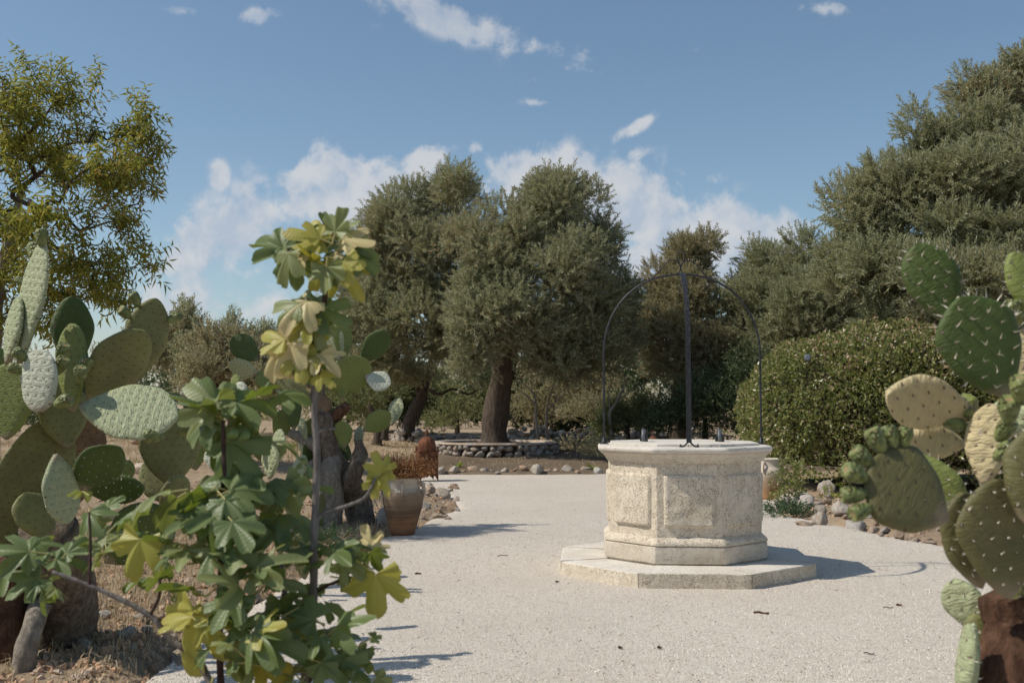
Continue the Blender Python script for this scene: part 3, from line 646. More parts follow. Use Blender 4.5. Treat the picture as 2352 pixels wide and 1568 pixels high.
# left background scrub trees
tree('shrub_tree', 'tall grey-green shrub behind the prickly pears at the left', 'shrub',
     [[(GP(440, 900, 20), .12), (at(430, 820, 20), .07)]],
     [lobe(420, 740, 20, 42, 55), lobe(390, 820, 20, 50, 60), lobe(440, 820, 19.5, 50, 55), lobe(360, 780, 20.5, 45, 50)], 1900, bush_tw, M['olive'], M['bark'], ntarget=40, up=.9, rnd=.4, rtip=.004, trn=7)
tree('shrub_tree', 'brownish round shrub between the left prickly pear and the fig', 'shrub',
     [[(GP(500, 930, 19), .12), (at(500, 850, 19), .07)]],
     [lobe(500, 810, 19, 60, 55), lobe(560, 830, 19, 70, 50), lobe(470, 860, 18.6, 80, 45), lobe(580, 880, 18.6, 75, 45)], 2300, bush_tw, M['olive_brown'], M['bark'], ntarget=50, up=.8, rnd=.45, rtip=.004, trn=7)
tree('shrub_tree', 'slender olive sapling poking up beyond the brownish shrub', 'shrub',
     [[(GP(530, 900, 22), .08), (at(530, 800, 22), .04)]],
     [lobe(530, 755, 22, 16, 40), lobe(555, 790, 22, 30, 30), lobe(600, 780, 22, 35, 35), lobe(660, 810, 22, 50, 50)], 700, bush_tw, M['olive'], M['bark'], ntarget=30, up=1.2, rnd=.3, rtip=.003, trn=6)
tree('shrub_tree', 'low green undergrowth in the gap between the two olive trunks', 'shrub',
     [[(GP(1050, 985, 31), .1), (at(1050, 950, 31), .05)]],
     [lobe(1060, 940, 31, 70, 50), lobe(1010, 960, 31.5, 60, 35), lobe(1090, 900, 33, 80, 55), lobe(1000, 890, 34, 80, 60), lobe(880, 930, 32, 80, 60), lobe(800, 930, 32, 80, 60), lobe(900, 870, 34, 80, 50)], 3000, bush_tw, M['bush'], M['bark'], ntarget=40, up=.5, rtip=.005, trn=6)
tree('shrub_tree', 'undergrowth of small bushes right of the thick olive trunk', 'shrub',
     [[(GP(1230, 985, 30), .1), (at(1230, 950, 30), .05)]],
     [lobe(1220, 930, 31, 60, 50), lobe(1300, 900, 31, 70, 60), lobe(1240, 870, 33, 80, 60), lobe(1370, 880, 31, 70, 70), lobe(1330, 950, 29.5, 50, 35), lobe(1400, 940, 29, 60, 45)], 3000, bush_tw, M['olive_brown'], M['bark'], ntarget=50, up=.5, rtip=.005, trn=6)
tree('shrub_tree', 'pale green bush behind the left rim of the well', 'shrub',
     [[(GP(1440, 1000, 25.5), .1), (at(1440, 960, 25.5), .05)]],
     [lobe(1430, 960, 25.6, 45, 40), lobe(1390, 980, 25.2, 35, 25), lobe(1490, 960, 25.4, 40, 45)], 1200, bush_tw, M['bush'], M['bark'], ntarget=30, up=.5, rtip=.004, trn=6)
tree('shrub_tree', 'dark green ivy covered thicket behind the right half of the well', 'shrub',
     [[(GP(1620, 1000, 24), .1), (at(1620, 960, 24), .05)]],
     [lobe(1560, 960, 24, 80, 60), lobe(1650, 950, 23.6, 80, 75), lobe(1720, 900, 23.5, 80, 90), lobe(1610, 890, 24.5, 80, 50), lobe(1800, 900, 23.5, 80, 80), lobe(1740, 980, 23, 70, 50)], 4200, bush_tw, M['darkbush'], M['bark'], ntarget=30, up=.3, rtip=.004, trn=6)
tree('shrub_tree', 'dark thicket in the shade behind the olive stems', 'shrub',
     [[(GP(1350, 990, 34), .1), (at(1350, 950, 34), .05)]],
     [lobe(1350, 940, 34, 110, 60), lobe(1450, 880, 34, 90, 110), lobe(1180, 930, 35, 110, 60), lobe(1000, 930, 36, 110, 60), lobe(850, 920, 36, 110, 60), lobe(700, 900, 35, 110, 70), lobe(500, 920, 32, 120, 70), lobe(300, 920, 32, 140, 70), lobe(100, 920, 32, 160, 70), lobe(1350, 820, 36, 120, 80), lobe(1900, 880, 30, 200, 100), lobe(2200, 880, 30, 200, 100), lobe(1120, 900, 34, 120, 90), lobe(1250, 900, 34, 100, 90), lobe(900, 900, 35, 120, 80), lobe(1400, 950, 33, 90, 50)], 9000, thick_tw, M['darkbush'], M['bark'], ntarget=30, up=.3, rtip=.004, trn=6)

# bare saplings
def bare(label, paths, bark, Y):
    o = at(*paths[0][0][0][:2], Y); base = Vector((o.x, o.y, ground(o.x, o.y)-.03))
    root = empty('bare_sapling', base, label, 'sapling'); mb = MB()
    for p, r0, r1 in paths:
        pts = spline([at(q[0], q[1], Y+(q[2] if len(q) > 2 else 0)) for q in p], 5); n = len(pts)
        mb.tube([q-base for q in pts], [r0+(r1-r0)*i/(n-1) for i in range(n)], 6)
    mb.build('stems', bark, root); return root
bare_l = bare('bare pale crooked sapling just left of the iron arch', [([(1405, 1000), (1400, 950), (1418, 920), (1435, 880), (1432, 850)], .05, .012), ([(1418, 918), (1445, 900), (1460, 880)], .02, .008), ([(1402, 945), (1398, 900), (1410, 865)], .02, .006)], M['bark_grey'], 25.0)
bare('twin thin dry stems with bare branches right of the thick olive trunk', [([(1240, 1030), (1232, 970), (1228, 910), (1200, 880)], .045, .012), ([(1262, 1030), (1255, 980), (1258, 930), (1270, 885)], .05, .015), ([(1255, 945), (1290, 910), (1310, 890)], .02, .006), ([(1232, 930), (1205, 905), (1185, 895)], .025, .008), ([(1256, 965), (1280, 935), (1320, 905)], .015, .005)], M['bark_grey'], 26.0)
bare('leafless brown stump with two short trunks behind the dried pot plant', [([(862, 1030), (868, 1000), (862, 960), (845, 930)], .13, .05), ([(880, 1010), (885, 985), (895, 965)], .12, .05), ([(850, 1032), (862, 1022), (880, 1024)], .06, .04)], M['bark'], 25.0)

# ------------------------------------------------------------------ almond tree, left
def almond():
    tw = [twig(13, .26, .095, .019, 75, bend=.3) for _ in range(8)]
    base = Vector((-5.1, 10.6, .1)); root = empty('almond_tree', base, 'yellowing almond tree with narrow drooping leaves at the left edge', 'almond tree'); O = np.array(base)
    Yt = 10.6
    tr = [(base, .10), (at(-10, 700, Yt), .07), (at(22, 560, Yt), .052), (at(40, 480, Yt), .042), (at(50, 430, Yt), .030)]
    V, F = trunk_mesh([(Vector(p)-base, r) for p, r in tr], 10, seed=5); link('trunk', mesh('trunk', V, F, M['bark_grey']), root)
    lob = [lobe(130, 215, Yt, 75, 60), lobe(60, 250, 10.2, 90, 75), lobe(-40, 280, Yt, 110, 100), lobe(210, 290, Yt, 75, 60), lobe(300, 300, 10.8, 60, 45), lobe(345, 350, 10.6, 40, 45), lobe(250, 400, 10.2, 90, 60), lobe(330, 430, 10.5, 45, 50), lobe(130, 370, 10.9, 110, 60), lobe(20, 420, 10.3, 100, 110), lobe(180, 500, 10.2, 110, 60), lobe(300, 520, 10.6, 55, 60), lobe(90, 560, 10.1, 120, 80), lobe(230, 610, 10.4, 100, 60), lobe(310, 610, 10.7, 45, 40), lobe(-60, 560, 10.6, 120, 130), lobe(120, 690, 10.6, 110, 60), lobe(230, 690, 10.8, 60, 45), lobe(-20, 700, 10.6, 110, 80), lobe(118, 150, Yt, 22, 35), lobe(45, 165, Yt, 22, 35), lobe(225, 180, Yt, 15, 35), lobe(335, 250, Yt, 25, 35)]
    TP, _ = lobe_points(lob, 330, .2, 0, 1, .1, .1, 1.1)
    A, idx, pa, ra, rb, tips = skeleton([(Vector(p)-base, r) for p, r in tr], TP-O, .16, .0036, .45, .10)
    v, f = segtubes(A[pa], A[idx], ra, rb, 5)
    link('branches', mesh('branches', v, f, M['bark'], True), root)
    # leaves hang from the outer third of the branch network
    thin = np.where(rb < .0125)[0]; m_ = thin[rng.integers(0, len(thin), 1350)]
    t = rng.random(len(m_))[:, None]; P = A[pa[m_]]*(1-t)+A[idx[m_]]*t+rng.normal(size=(len(m_), 3))*.03
    d = A[idx[m_]]-A[pa[m_]]; d /= np.linalg.norm(d, axis=1)[:, None]; D = d*.8+rng.normal(size=d.shape)*.45+np.array([0, 0, .05])
    V, F, T = spray(P, D, tw, .7, 1.15)
    # drooping: pull leaf tips down
    V = V.reshape(-1, 4, 3); V[:, 2, 2] -= .045*rng.random(len(V)); V[:, 1:4:2, 2] -= .012; V = V.reshape(-1, 3)
    link('crown', mesh('crown', V, F, M['almond'], False, tint=T), root)
almond()

# ------------------------------------------------------------------ trimmed hedge
def hedge():
    c = Vector((6.6, 16.6, 0)); rx, ry, H = 3.1, 2.35, 2.46
    root = empty('trimmed_hedge', c, 'rounded clipped hedge of small glossy leaves right of the well', 'hedge')
    def surf(a, t):   # t 0 top centre .. 1 ground
        e = 3.5; ca, sa = np.cos(a), np.sin(a)
        rad = (np.abs(ca/rx)**2.4+np.abs(sa/ry)**2.4)**(-1/2.4)
        th = t*np.pi/2; rr = np.sin(th)**(2/e)*rad; zz = np.cos(th)**(2/e)*H
        under = ss(t, .8, 1.0); rr = rr*(1-.10*under)
        return np.stack([ca*rr, sa*rr, zz], -1)
    n = 64000; a = rng.random(n)*2*np.pi; t = np.arccos(1-rng.random(n)*.93)/(np.pi/2)*1.0
    t = np.where(rng.random(n) < .5, np.arccos((.02+.98*rng.random(n))**1.75)/(np.pi/2), t); t = np.clip(t, 0, .996)
    S = surf(a, t); eps = 1e-3; n1 = surf(a+eps, t)-S; n2 = surf(a, np.clip(t+eps, 0, .999))-S; N = np.cross(n2, n1); N /= np.linalg.norm(N, axis=1)[:, None]+1e-9
    N *= np.sign((N*S).sum(1))[:, None]
    b = fbm(S, 1.1, 3)*.18+fbm(S, 4.2, 2)*.13; depth = rng.random(n)**2*.20
    P = S+N*(b-depth)[:, None]; P[:, 2] += 0.02
    keep = (S[:, 1] < .9) | (S[:, 2] > 1.9); keep &= (P[:, 2] > .12+.25*(fbm(S, 2, 2)+.3))
    P, N = P[keep], N[keep]; n = len(P)
    D = N*.8+rng.normal(size=N.shape)*.75+np.array([0, 0, .25]); K = [np.array([leafkite(.062*s, .042*s, .2, .12) @ rotx(random.uniform(-.6, .2)).T]) for s in (.8, 1., 1.2, .9)]
    Fm = frames(D); Kk = np.array([k[0] for k in K])[rng.integers(0, 4, n)][..., [0, 2, 1]]; V = np.einsum('nij,nkj->nki', Fm, Kk)+P[:, None]
    warm = ss(P[:, 2], 1.2, 2.6)*.16+fbm(P, 1.6, 3)*.25
    T = np.repeat(np.clip(rng.random(n)*.92+warm, 0, 1), 4); i = np.arange(n)*4
    link('foliage', mesh('foliage', V.reshape(-1, 3), np.concatenate([np.stack([i, i+1, i+2], 1), np.stack([i, i+2, i+3], 1)]), M['hedge'], False, tint=T), root)
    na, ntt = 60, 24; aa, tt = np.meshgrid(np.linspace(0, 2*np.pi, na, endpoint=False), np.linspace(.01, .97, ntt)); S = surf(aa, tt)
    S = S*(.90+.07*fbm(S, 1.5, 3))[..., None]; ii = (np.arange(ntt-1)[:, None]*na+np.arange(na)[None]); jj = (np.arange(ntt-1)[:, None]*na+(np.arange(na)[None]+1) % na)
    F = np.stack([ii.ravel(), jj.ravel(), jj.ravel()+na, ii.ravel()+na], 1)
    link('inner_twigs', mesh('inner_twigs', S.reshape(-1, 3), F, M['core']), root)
    # sprigs hanging at the foot, left front
    Q = []; DD = []
    for k in range(70):
        q = at(random.uniform(1788, 1850), random.uniform(1050, 1135), random.uniform(13.9, 14.6))-c; Q.append(np.array(q)); DD.append((random.uniform(-.8, .2), random.uniform(-.8, 0), random.uniform(-.7, .4)))
    for k in range(260):
        a_ = random.uniform(2.6, 5.6); q = surf(np.array([a_]), np.array([random.uniform(.86, .97)]))[0]; Q.append(q+rng.normal(size=3)*.12+np.array([0, 0, -.05])); DD.append((random.uniform(-.8, .2), random.uniform(-.8, 0), random.uniform(-.7, .6)))
    V, F, T = spray(np.array(Q), np.array(DD), [twig(9, .25, .05, .03, 60) for _ in range(4)])
    link('loose_sprigs', mesh('loose_sprigs', V, F, M['hedge'], False, tint=np.clip(T*.85, 0, 1)), root)
hedge()
fl = empty('garden_spotlight', at(1855, 822, 15.25), 'small round grey spotlight set in the face of the trimmed hedge', 'spotlight')
mb = MB(); mb.lathe([(.0, .05), (.045, .05), (.052, .03), (.05, -.04), (.02, -.08), (0, -.08)], 18); o = mb.build('housing', M['greymetal'], fl); o.rotation_euler = (R(80), 0, R(-15))
mb = MB(); mb.lathe([(.0, .054), (.03, .056), (.042, .0515)], 18); o = mb.build('lens', M['lens'], fl); o.rotation_euler = (R(80), 0, R(-15))

# ------------------------------------------------------------------ rocks
def icos(sub):
    import bmesh; bm = bmesh.new(); bmesh.ops.create_icosphere(bm, subdivisions=sub, radius=1); V = np.array([v.co[:] for v in bm.verts]); F = np.array([[v.index for v in f.verts] for f in bm.faces]); bm.free(); return V, F
I2, I3 = icos(2), icos(3)
def rockmesh(seed, mat, fine=True, flat=.7, ang=.35):
    V, F = I3 if fine else I2; V = V.copy(); s = seed*3.7
    n = fbm(V+s, 1.1, 2)[:, None]; V = V*(1+n*.5)
    for k in range(10):   # chop planes for angular faces
        d = rng.normal(size=3); d /= np.linalg.norm(d); h = V@d; lim = rng.uniform(.5, .85); V = V-np.outer(np.maximum(0, h-lim)*.92, d)
    V = V*(1+fbm(V+s, 3.6, 4, .6)[:, None]*.24); V[:, 2] *= flat
    V /= np.abs(V[:, :2]).max(); return mesh('rock', V, F, mat, True)
RK = {k: [rockmesh(i+j*9, M[k], True) for i in range(7)] for j, k in enumerate(('rock', 'rock_warm'))}
RW = [rockmesh(i+50, M['rock_wall'], False, .85) for i in range(8)]
group_span = {'small rocks under the hedge': (1790, 2050), 'rocks behind the right prickly pear': (2010, 2380), 'stones on the mound by the clay pot': (955, 1052), 'stones edging the left side of the gravel': (300, 870), 'stones in the dry grass': (60, 480), 'stones in front of the tumbled wall': (1270, 1450), 'stones in the far dry grass': (830, 1000)}
def rock(p, s, kind='rock', label=None, group=None, parent=None, name='rock', top=True, sq=(1, 1, 1), sink=.3):
    me = random.choice(RK[kind] if kind in RK else RW); o = link(name, me, parent); o.location = p
    o.rotation_euler = (random.uniform(-.3, .3), random.uniform(-.3, .3), random.uniform(0, 6.28)); o.scale = (s*sq[0], s*sq[1], s*sq[2])
    if label: tag(o, label, 'rock', group)
    return o
def rockpx(x, y, w_, h, kind='rock', label=None, group=None, z=None):
    if group:      # say size, colour and place so that one stone can be told from the next
        size = 'tiny' if w_ < 15 else ('small' if w_ < 24 else ('medium' if w_ < 34 else 'larger'))
        lo, hi = group_span[group]; f = (x-lo)/(hi-lo); place = ['far left', 'left', 'middle', 'right', 'far right'][int(max(0, min(.999, f))*5)]
        colour = 'pale grey' if kind == 'rock' else 'reddish brown'; label = '%s %s %s, %s of them' % (size, colour, label, place)
    g = gr(x, y); s = w_/2*g.y/FD; hh = h*g.y/FD; zz = (ground(g.x, g.y) if z is None else z)
    return rock((g.x, g.y, zz+hh*.22), s, kind, label, group, sq=(1, .8, min(1.15, max(.5, hh/2/s/.62))))
for (x, y, w_, h, k, lb) in [(1855, 1172, 60, 62, 'rock', 'pitted grey limestone rock with a hole, under the hedge'), (1883, 1203, 50, 38, 'rock', 'low rounded grey rock on the gravel edge under the hedge'), (1930, 1192, 60, 66, 'rock', 'pale angular limestone rock, tallest of those below the hedge'),
                         (1965, 1212, 55, 40, 'rock', 'smooth pale rock beside the angular rock at the gravel edge'), (1900, 1140, 60, 50, 'rock', 'whitish ledge rock tucked beneath the hedge foliage'), (1800, 1152, 40, 24, 'rock', 'small rock in the shade right of the cream pot'), (1845, 1205, 55, 12, 'rock_warm', 'thin flat rock lying at the gravel edge under the hedge')]:
    rockpx(x, y, w_, h, k, lb)
for k in range(34): rockpx(1790+k*7.5+random.uniform(-8, 8), 1150+k*1.9+random.uniform(-28, 14), random.uniform(16, 44), random.uniform(12, 30), random.choice(['rock', 'rock_warm']), 'rock at the foot of the hedge', 'small rocks under the hedge')
for k in range(22): rockpx(2010+k*17+random.uniform(-8, 8), 1222+k*2.3+random.uniform(-14, 8), random.uniform(14, 40), random.uniform(10, 26), random.choice(['rock', 'rock_warm']), 'rock behind the right prickly pear', 'rocks behind the right prickly pear')
# mound by the pot and lantern
for (x, y, w_, h, k, lb) in [(1017, 1142, 46, 34, 'rock', 'large grey rock on the stone mound right of the clay pot'), (990, 1138, 34, 28, 'rock_warm', 'brown rock beside the grey one on the mound'), (1035, 1166, 40, 22, 'rock_warm', 'reddish flat rock at the tip of the stone mound'), (975, 1172, 42, 24, 'rock', 'pale rock low on the mound by the clay pot'), (1005, 1188, 40, 14, 'rock_warm', 'flat reddish rock at the gravel edge by the mound')]:
    rockpx(x, y, w_, h, k, lb)
for k in range(46): rockpx(random.uniform(955, 1052), random.uniform(1112, 1192), random.uniform(9, 24), random.uniform(6, 16), random.choice(['rock', 'rock_warm', 'rock_warm']), 'stone on the mound beside the clay pot', 'stones on the mound by the clay pot')
# stones along the left border of the gravel
for i, (x, y, w_, h, k) in enumerate([(500, 1400, 60, 60, 'rock_warm'), (470, 1450, 50, 34, 'rock_warm'), (410, 1490, 60, 30, 'rock_warm'), (360, 1520, 60, 36, 'rock_warm'), (300, 1560, 70, 34, 'rock_warm'), (700, 1300, 34, 24, 'rock'), (640, 1330, 40, 28, 'rock_warm'), (580, 1370, 46, 30, 'rock'), (770, 1262, 34, 20, 'rock'), (868, 1232, 26, 16, 'rock'), (845, 1222, 22, 12, 'rock')]):
    rockpx(x, y, w_, h, k, 'stone edging the gravel below the fig', 'stones edging the left side of the gravel')
for (x, y, w_, h, k, lb) in [(350, 1110, 120, 40, 'rock', 'long pale flat topped boulder behind the left prickly pear'), (292, 1480, 60, 34, 'rock', 'weathered grey rock in the dry grass at lower left'), (190, 1500, 50, 36, 'rock', 'grey rock beside the dark cactus trunk'), (240, 1440, 60, 30, 'rock', 'shaded low rock in the dry grass behind the cactus trunk'), (330, 1450, 60, 30, 'rock', 'pale low rock in the dry grass left of the fig stems'), (810, 1200, 60, 60, 'rock', 'large grey lichened boulder between the two cactus trunks'), (885, 1215, 60, 90, 'rock', 'tall grey lichened boulder left of the clay pot'), (320, 1055, 60, 22, 'rock_warm', 'distant brown rock beyond the pale boulder')]:
    rockpx(x, y, w_, h, k, lb)
for k in range(30): rockpx(random.uniform(60, 480), random.uniform(1380, 1560), random.uniform(14, 40), random.uniform(8, 20), random.choice(['rock', 'rock_warm']), 'stone in the dry grass at lower left', 'stones in the dry grass')
# border stones at the far edge
bd = empty('stone_border', gr(1190, 1086), 'row of small whitish stones along the far edge of the gravel', 'stone border')
x = 985
while x < 1410:
    w_ = random.choice([12, 15, 18, 24, 30, 36]); g = gr(x+w_/2, 1086+random.uniform(-2, 2)); s = w_/2*g.y/FD*1.12
    o = rock((g.x-bd.location.x, g.y-bd.location.y, s*.42), s, random.choice(['rock', 'rock', 'rock_warm']), parent=bd, name='stone', sq=(1, .8, random.uniform(.8, 1.1))); x += w_*.95

# ring planter round the olive
rc = Vector((-.36, 24.35, 0)); ring = empty('ring_planter', rc, 'round drystone planter wall around the thick olive trunk', 'stone planter')
RR = 1.34
for lay in range(3):
    a = R(170)+random.uniform(0, .1)
    while a < R(372):
        w_ = random.uniform(.13, .27)
        o = link('stone', random.choice(RW), ring); o.location = (RR*math.cos(a)*1.0, RR*math.sin(a), .075+lay*.125+random.uniform(-.015, .015)); o.rotation_euler = (random.uniform(-.4, .4), 0, a+random.uniform(-.3, .3)+math.pi/2)
        o.scale = (w_/2*1.16, .12, random.uniform(.088, .105)); a += w_/RR
mb = MB(); prof = [(RR-.2, .30), (RR-.2, .425), (RR+.03, .43), (RR+.07, .415), (RR+.07, .385), (RR-.02, .37)]; mb.lathe(prof, 64); mb.build('coping', M['rock_wall'], ring)
mb = MB(); mb.lathe([(RR-.19, .0), (RR-.05, .37), (RR-.2, .37)], 48); mb.build('mortar_core', M['mulch'], ring)
mb = MB(); mb.lathe([(RR-.19, .36), (.7, .40), (0, .42)], 48); mb.build('planter_soil', M['mulch'], ring)
# dry stone wall behind
dw = empty('dry_stone_wall', Vector((0, 28.2, 0)), 'tumbled dry stone wall running behind the olive trees', 'dry stone wall')
for k in range(290):
    x = -3.4+k/290*8.2; hgt = .42+.12*math.sin(x*1.7)+.08*math.sin(x*4.1)
    if x < -.2: hgt *= .75
    z = random.uniform(.16, .16+hgt); s = random.uniform(.08, .2)
    o = link('stone', random.choice(RK['rock'][:4]+RW[:6]+RK['rock_warm'][:1]), dw); o.location = (x+random.uniform(-.05, .05), random.uniform(-.3, .25)-.35*(1-(z-.16)/hgt)+x*.02, z); o.scale = (s, s*.8, s*.75); o.rotation_euler = (random.uniform(-.4, .4), random.uniform(-.4, .4), random.uniform(0, 6))
for k in range(26): rockpx(random.uniform(1270, 1450), random.uniform(1046, 1054), random.uniform(8, 16), random.uniform(5, 9), 'rock', 'stone in front of the tumbled wall', 'stones in front of the tumbled wall', z=.12)
for k in range(18): rockpx(random.uniform(830, 1000), random.uniform(1040, 1062), random.uniform(10, 30), random.uniform(5, 12), 'rock', 'stone in the dry grass beyond the lantern', 'stones in the far dry grass', z=.10)

# ------------------------------------------------------------------ the well
WX, WY, TH = 1.338, 8.52, R(-4.2)
def octring(rf, z, rnd=0., sub=4, wob=0, n=8):
    """octagon of flat radius rf; corners rounded by rnd"""
    pts = []; Rc = rf/math.cos(math.pi/8)
    for k in range(8):
        a = math.pi/8+k*math.pi/4-math.pi/2; c = Vector((Rc*math.cos(a), Rc*math.sin(a), 0))
        a0, a1 = a-math.pi/8, a+math.pi/8
        if rnd > 0:
            cc = c*(1-rnd/rf)
            for j in range(sub+1):
                b = a0+(a1-a0)*j/sub; pts.append(Vector((cc.x+rnd*math.cos(b), cc.y+rnd*math.sin(b), z)))
        else: pts.append(Vector((c.x, c.y, z)))
    return pts
def loft(rings, capt=True, capb=False, seg=6, wob=0., seed=0):
    """rings of octagon points, each side subdivided by seg"""
    V = []; F = []; N = None
    for ri, rg in enumerate(rings):
        q = []
        for i in range(len(rg)):
            a, b = rg[i], rg[(i+1) % len(rg)]; L = (b-a).length; k = seg if L > .12 else 1
            q += [a.lerp(b, j/k) for j in range(k)]
        N = len(q); V += q
    for i in range(len(rings)-1):
        for k in range(N): k2 = (k+1) % N; F.append((i*N+k, i*N+k2, (i+1)*N+k2, (i+1)*N+k))
    if capt: F.append(tuple(range((len(rings)-1)*N, len(rings)*N)))
    if capb: F.append(tuple(range(N-1, -1, -1)))
    V = np.array([tuple(v) for v in V])
    if wob: d = np.stack([fbm(V+seed, 9, 3), fbm(V+seed+11, 9, 3), fbm(V+seed+23, 9, 3)*.6], -1)*wob; V = V+d
    return V, F
def well():
    root = empty('stone_well', (WX, WY, 0), 'octagonal pale travertine well with carved panels and a black iron arch', 'well', rz=TH)
    # plinth slabs: eight mitred blocks
    Ro = .95; Ri = .50
    for k in range(8):
        a = -math.pi/2+k*math.pi/4; mbp = MB(); h = .103+random.uniform(-.004, .004); g = .0035
        def P(r, s, z, dz=0):
            half = r*math.tan(math.pi/8)-g; c, s_ = math.cos(a), math.sin(a); return Vector((r*c-s*half*s_, r*s_+s*half*c, z))
        sx, sz = 14, 4; V = []; F = []
        prof = [(Ro, -.06), (Ro, .02), (Ro, .05), (Ro, h-.010), (Ro-.004, h-.003), (Ro-.012, h), (Ro-.1, h+.001), (Ro-.25, h+.002), (Ri, h+.002)]
        for (r, z) in prof:
            for j in range(sx+1):
                u = -1+2*j/sx; r2 = r; e = 1.
                if r == Ro and z > .0 and abs(u) > .97: r2 = r-.006
                V.append(P(r2, u, z))
        for i in range(len(prof)-1):
            for j in range(sx): F.append((i*(sx+1)+j, i*(sx+1)+j+1, (i+1)*(sx+1)+j+1, (i+1)*(sx+1)+j))
        n0 = len(V)
        for sgn, j in ((-1, 0), (1, sx)):   # mitre sides
            ids = [i*(sx+1)+j for i in range(len(prof))]; b = len(V); V.append(P(Ri, sgn*1., -.06)); ids = ids+[b]; F.append(tuple(ids if sgn < 0 else ids[::-1]))
        V = np.array([tuple(v) for v in V]); V[:n0] += np.stack([fbm(V[:n0]+k, 14, 3), fbm(V[:n0]+k+9, 14, 3), fbm(V[:n0]+k+5, 14, 3)*.5], -1)*.006
        o = link('plinth_slab', mesh('plinth_slab', V, F, [M['stone_carved'], M['stone_top']], False, midx=[1 if np.mean([V[q][2] for q in f]) > h-.004 and abs(V[f[0]][2]-V[f[-1]][2]) < .03 else 0 for f in F]), root)
    def st(name, prof, mat, rnd=0., wob=.004, capt=False, seg=12, seed=0, smooth=True, ang=35):
        V, F = loft([octring(r, z, rnd*(r/prof[0][0]) if rnd else 0) for r, z in prof], capt, False, seg, wob, seed)
        o = link(name, mesh(name, V, F, mat, smooth), root); smooth_by_angle(o, ang); return o
    z0 = .118   # well sits a touch above the slabs, dark shadow line beneath
    st('foot_shadow_gap', [(.585, .09), (.585, .125)], M['stone_carved'])
    st('base_block', [(.56, z0), (.606, z0), (.612, z0+.012), (.612, z0+.115), (.604, z0+.122)], M['stone_smooth'], 0.02, .003)
    st('base_moulding', [(.598, z0+.122), (.614, z0+.130), (.614, z0+.142), (.606, z0+.158), (.590, z0+.172), (.578, z0+.180), (.572, z0+.188)], M['stone_carved'], .02, .004)
    # body
    rb = .572; zb0, zb1 = z0+.186, .855
    V = []; prof = [(rb, zb0+(zb1-zb0)*i/12) for i in range(13)]
    st('body', prof, M['stone_carved'], .012, .009, seg=14, seed=4)
    for k in range(8):   # raised panels with pillowed edges
        a = -math.pi/2+k*math.pi/4; hw = rb*math.tan(math.pi/8)-.048; zc = (zb0+zb1)/2-.012; hh = (zb1-zb0)/2-.078
        nx, nz = 22, 26; Vp = []; Fp = []
        for i in range(nz+1):
            for j in range(nx+1):
                u, v = -1+2*j/nx, -1+2*i/nz; x, z = u*hw, v*hh
                rr = .03; qx, qz = max(abs(x)-(hw-rr), 0), max(abs(z)-(hh-rr), 0); d = rr-math.hypot(qx, qz)
                if qx == 0 or qz == 0: d = min(hw-abs(x), hh-abs(z))
                e = min(max(d/.016, 0), 1); dep = .028*math.sin(e*math.pi/2)-.008
                if d < 0: sc_ = rr/math.hypot(qx, qz); x = math.copysign(hw-rr+qx*sc_, x); z = math.copysign(hh-rr+qz*sc_, z)
                dep += float(fbm(np.array([x+k*2, z, 0.]), 9, 3))*.010*e
                r_ = rb+dep; Vp.append((r_*math.cos(a)-x*math.sin(a), r_*math.sin(a)+x*math.cos(a), zc+z))
        for i in range(nz):
            for j in range(nx): q = i*(nx+1)+j; Fp.append((q, q+1, q+nx+2, q+nx+1))
        link('panel', mesh('panel', Vp, Fp, M['stone_carved']), root)
    # cornice and rim
    st('cornice', [(.570, .842), (.590, .846), (.592, .856), (.600, .860), (.603, .870), (.612, .885), (.626, .898), (.640, .906), (.642, .914)], M['stone_smooth'], .04, .003, seg=14)
    st('rim', [(.628, .914), (.645, .916), (.655, .924), (.660, .936), (.658, .948), (.650, .957), (.636, .961), (.56, .962), (.50, .962)], M['stone_top'], .06, .003, capt=True, seg=14, ang=60)
    # lid in two leaves
    for s in (-1, 1):
        rg = [p for p in octring(.558, 0, .01, 2)]; poly = [p for p in rg if p.x*s > 0]; poly = sorted(poly, key=lambda p: math.atan2(p.y, p.x*s))
        poly = [Vector((s*.002, poly[0].y, 0))]+poly+[Vector((s*.002, poly[-1].y, 0))]
        n = len(poly); Vl = [(p.x, p.y, .9625) for p in poly]+[(p.x, p.y, .979) for p in poly]+[(p.x*.993, p.y*.993, .982) for p in poly]
        Fl = [(i, (i+1) % n, n+(i+1) % n, n+i) for i in range(n)]+[(n+i, n+(i+1) % n, 2*n+(i+1) % n, 2*n+i) for i in range(n)]+[tuple(range(2*n, 3*n))]
        if s < 0: Fl = [f[::-1] for f in Fl]
        link('lid_leaf', mesh('lid_leaf', Vl, Fl, M['stone_top'], False), root)
    # lid handles
    for hx, hy in ((-.30, .02), (.29, .0)):
        h = MB(); pts = [(hx, hy-.055+0, .98), (hx-.004, hy-.06, 1.02), (hx, hy-.035, 1.062), (hx, hy, 1.075), (hx, hy+.035, 1.062), (hx+.004, hy+.06, 1.02), (hx, hy+.055, .98)]
        h.tube(spline(pts, 4), .014, 8, flat=(1.2, .4)); hd = h.build('lid_handle', M['greymetal'], root)
        h = MB(); h.box((hx+.022, hy-.05, 1.008), (.016, .03, .055)); h.box((hx-.02, hy+.05, 1.004), (.014, .03, .05)); link('hinge_plate', h.mesh('hinge_plate', M['iron'], False), hd)
    # iron arch
    ir = MB(); pts = []; hw = .612; zs, zt = 1.66, 2.30
    for k in range(6): pts.append((-hw, 0, .962+(zs-.962)*k/6))
    for k in range(33):
        t = math.pi*k/32; c, s = -math.cos(t), math.sin(t); pts.append((hw*math.copysign(abs(c)**.92, c), 0, zs+(zt-zs)*abs(s)**.96))
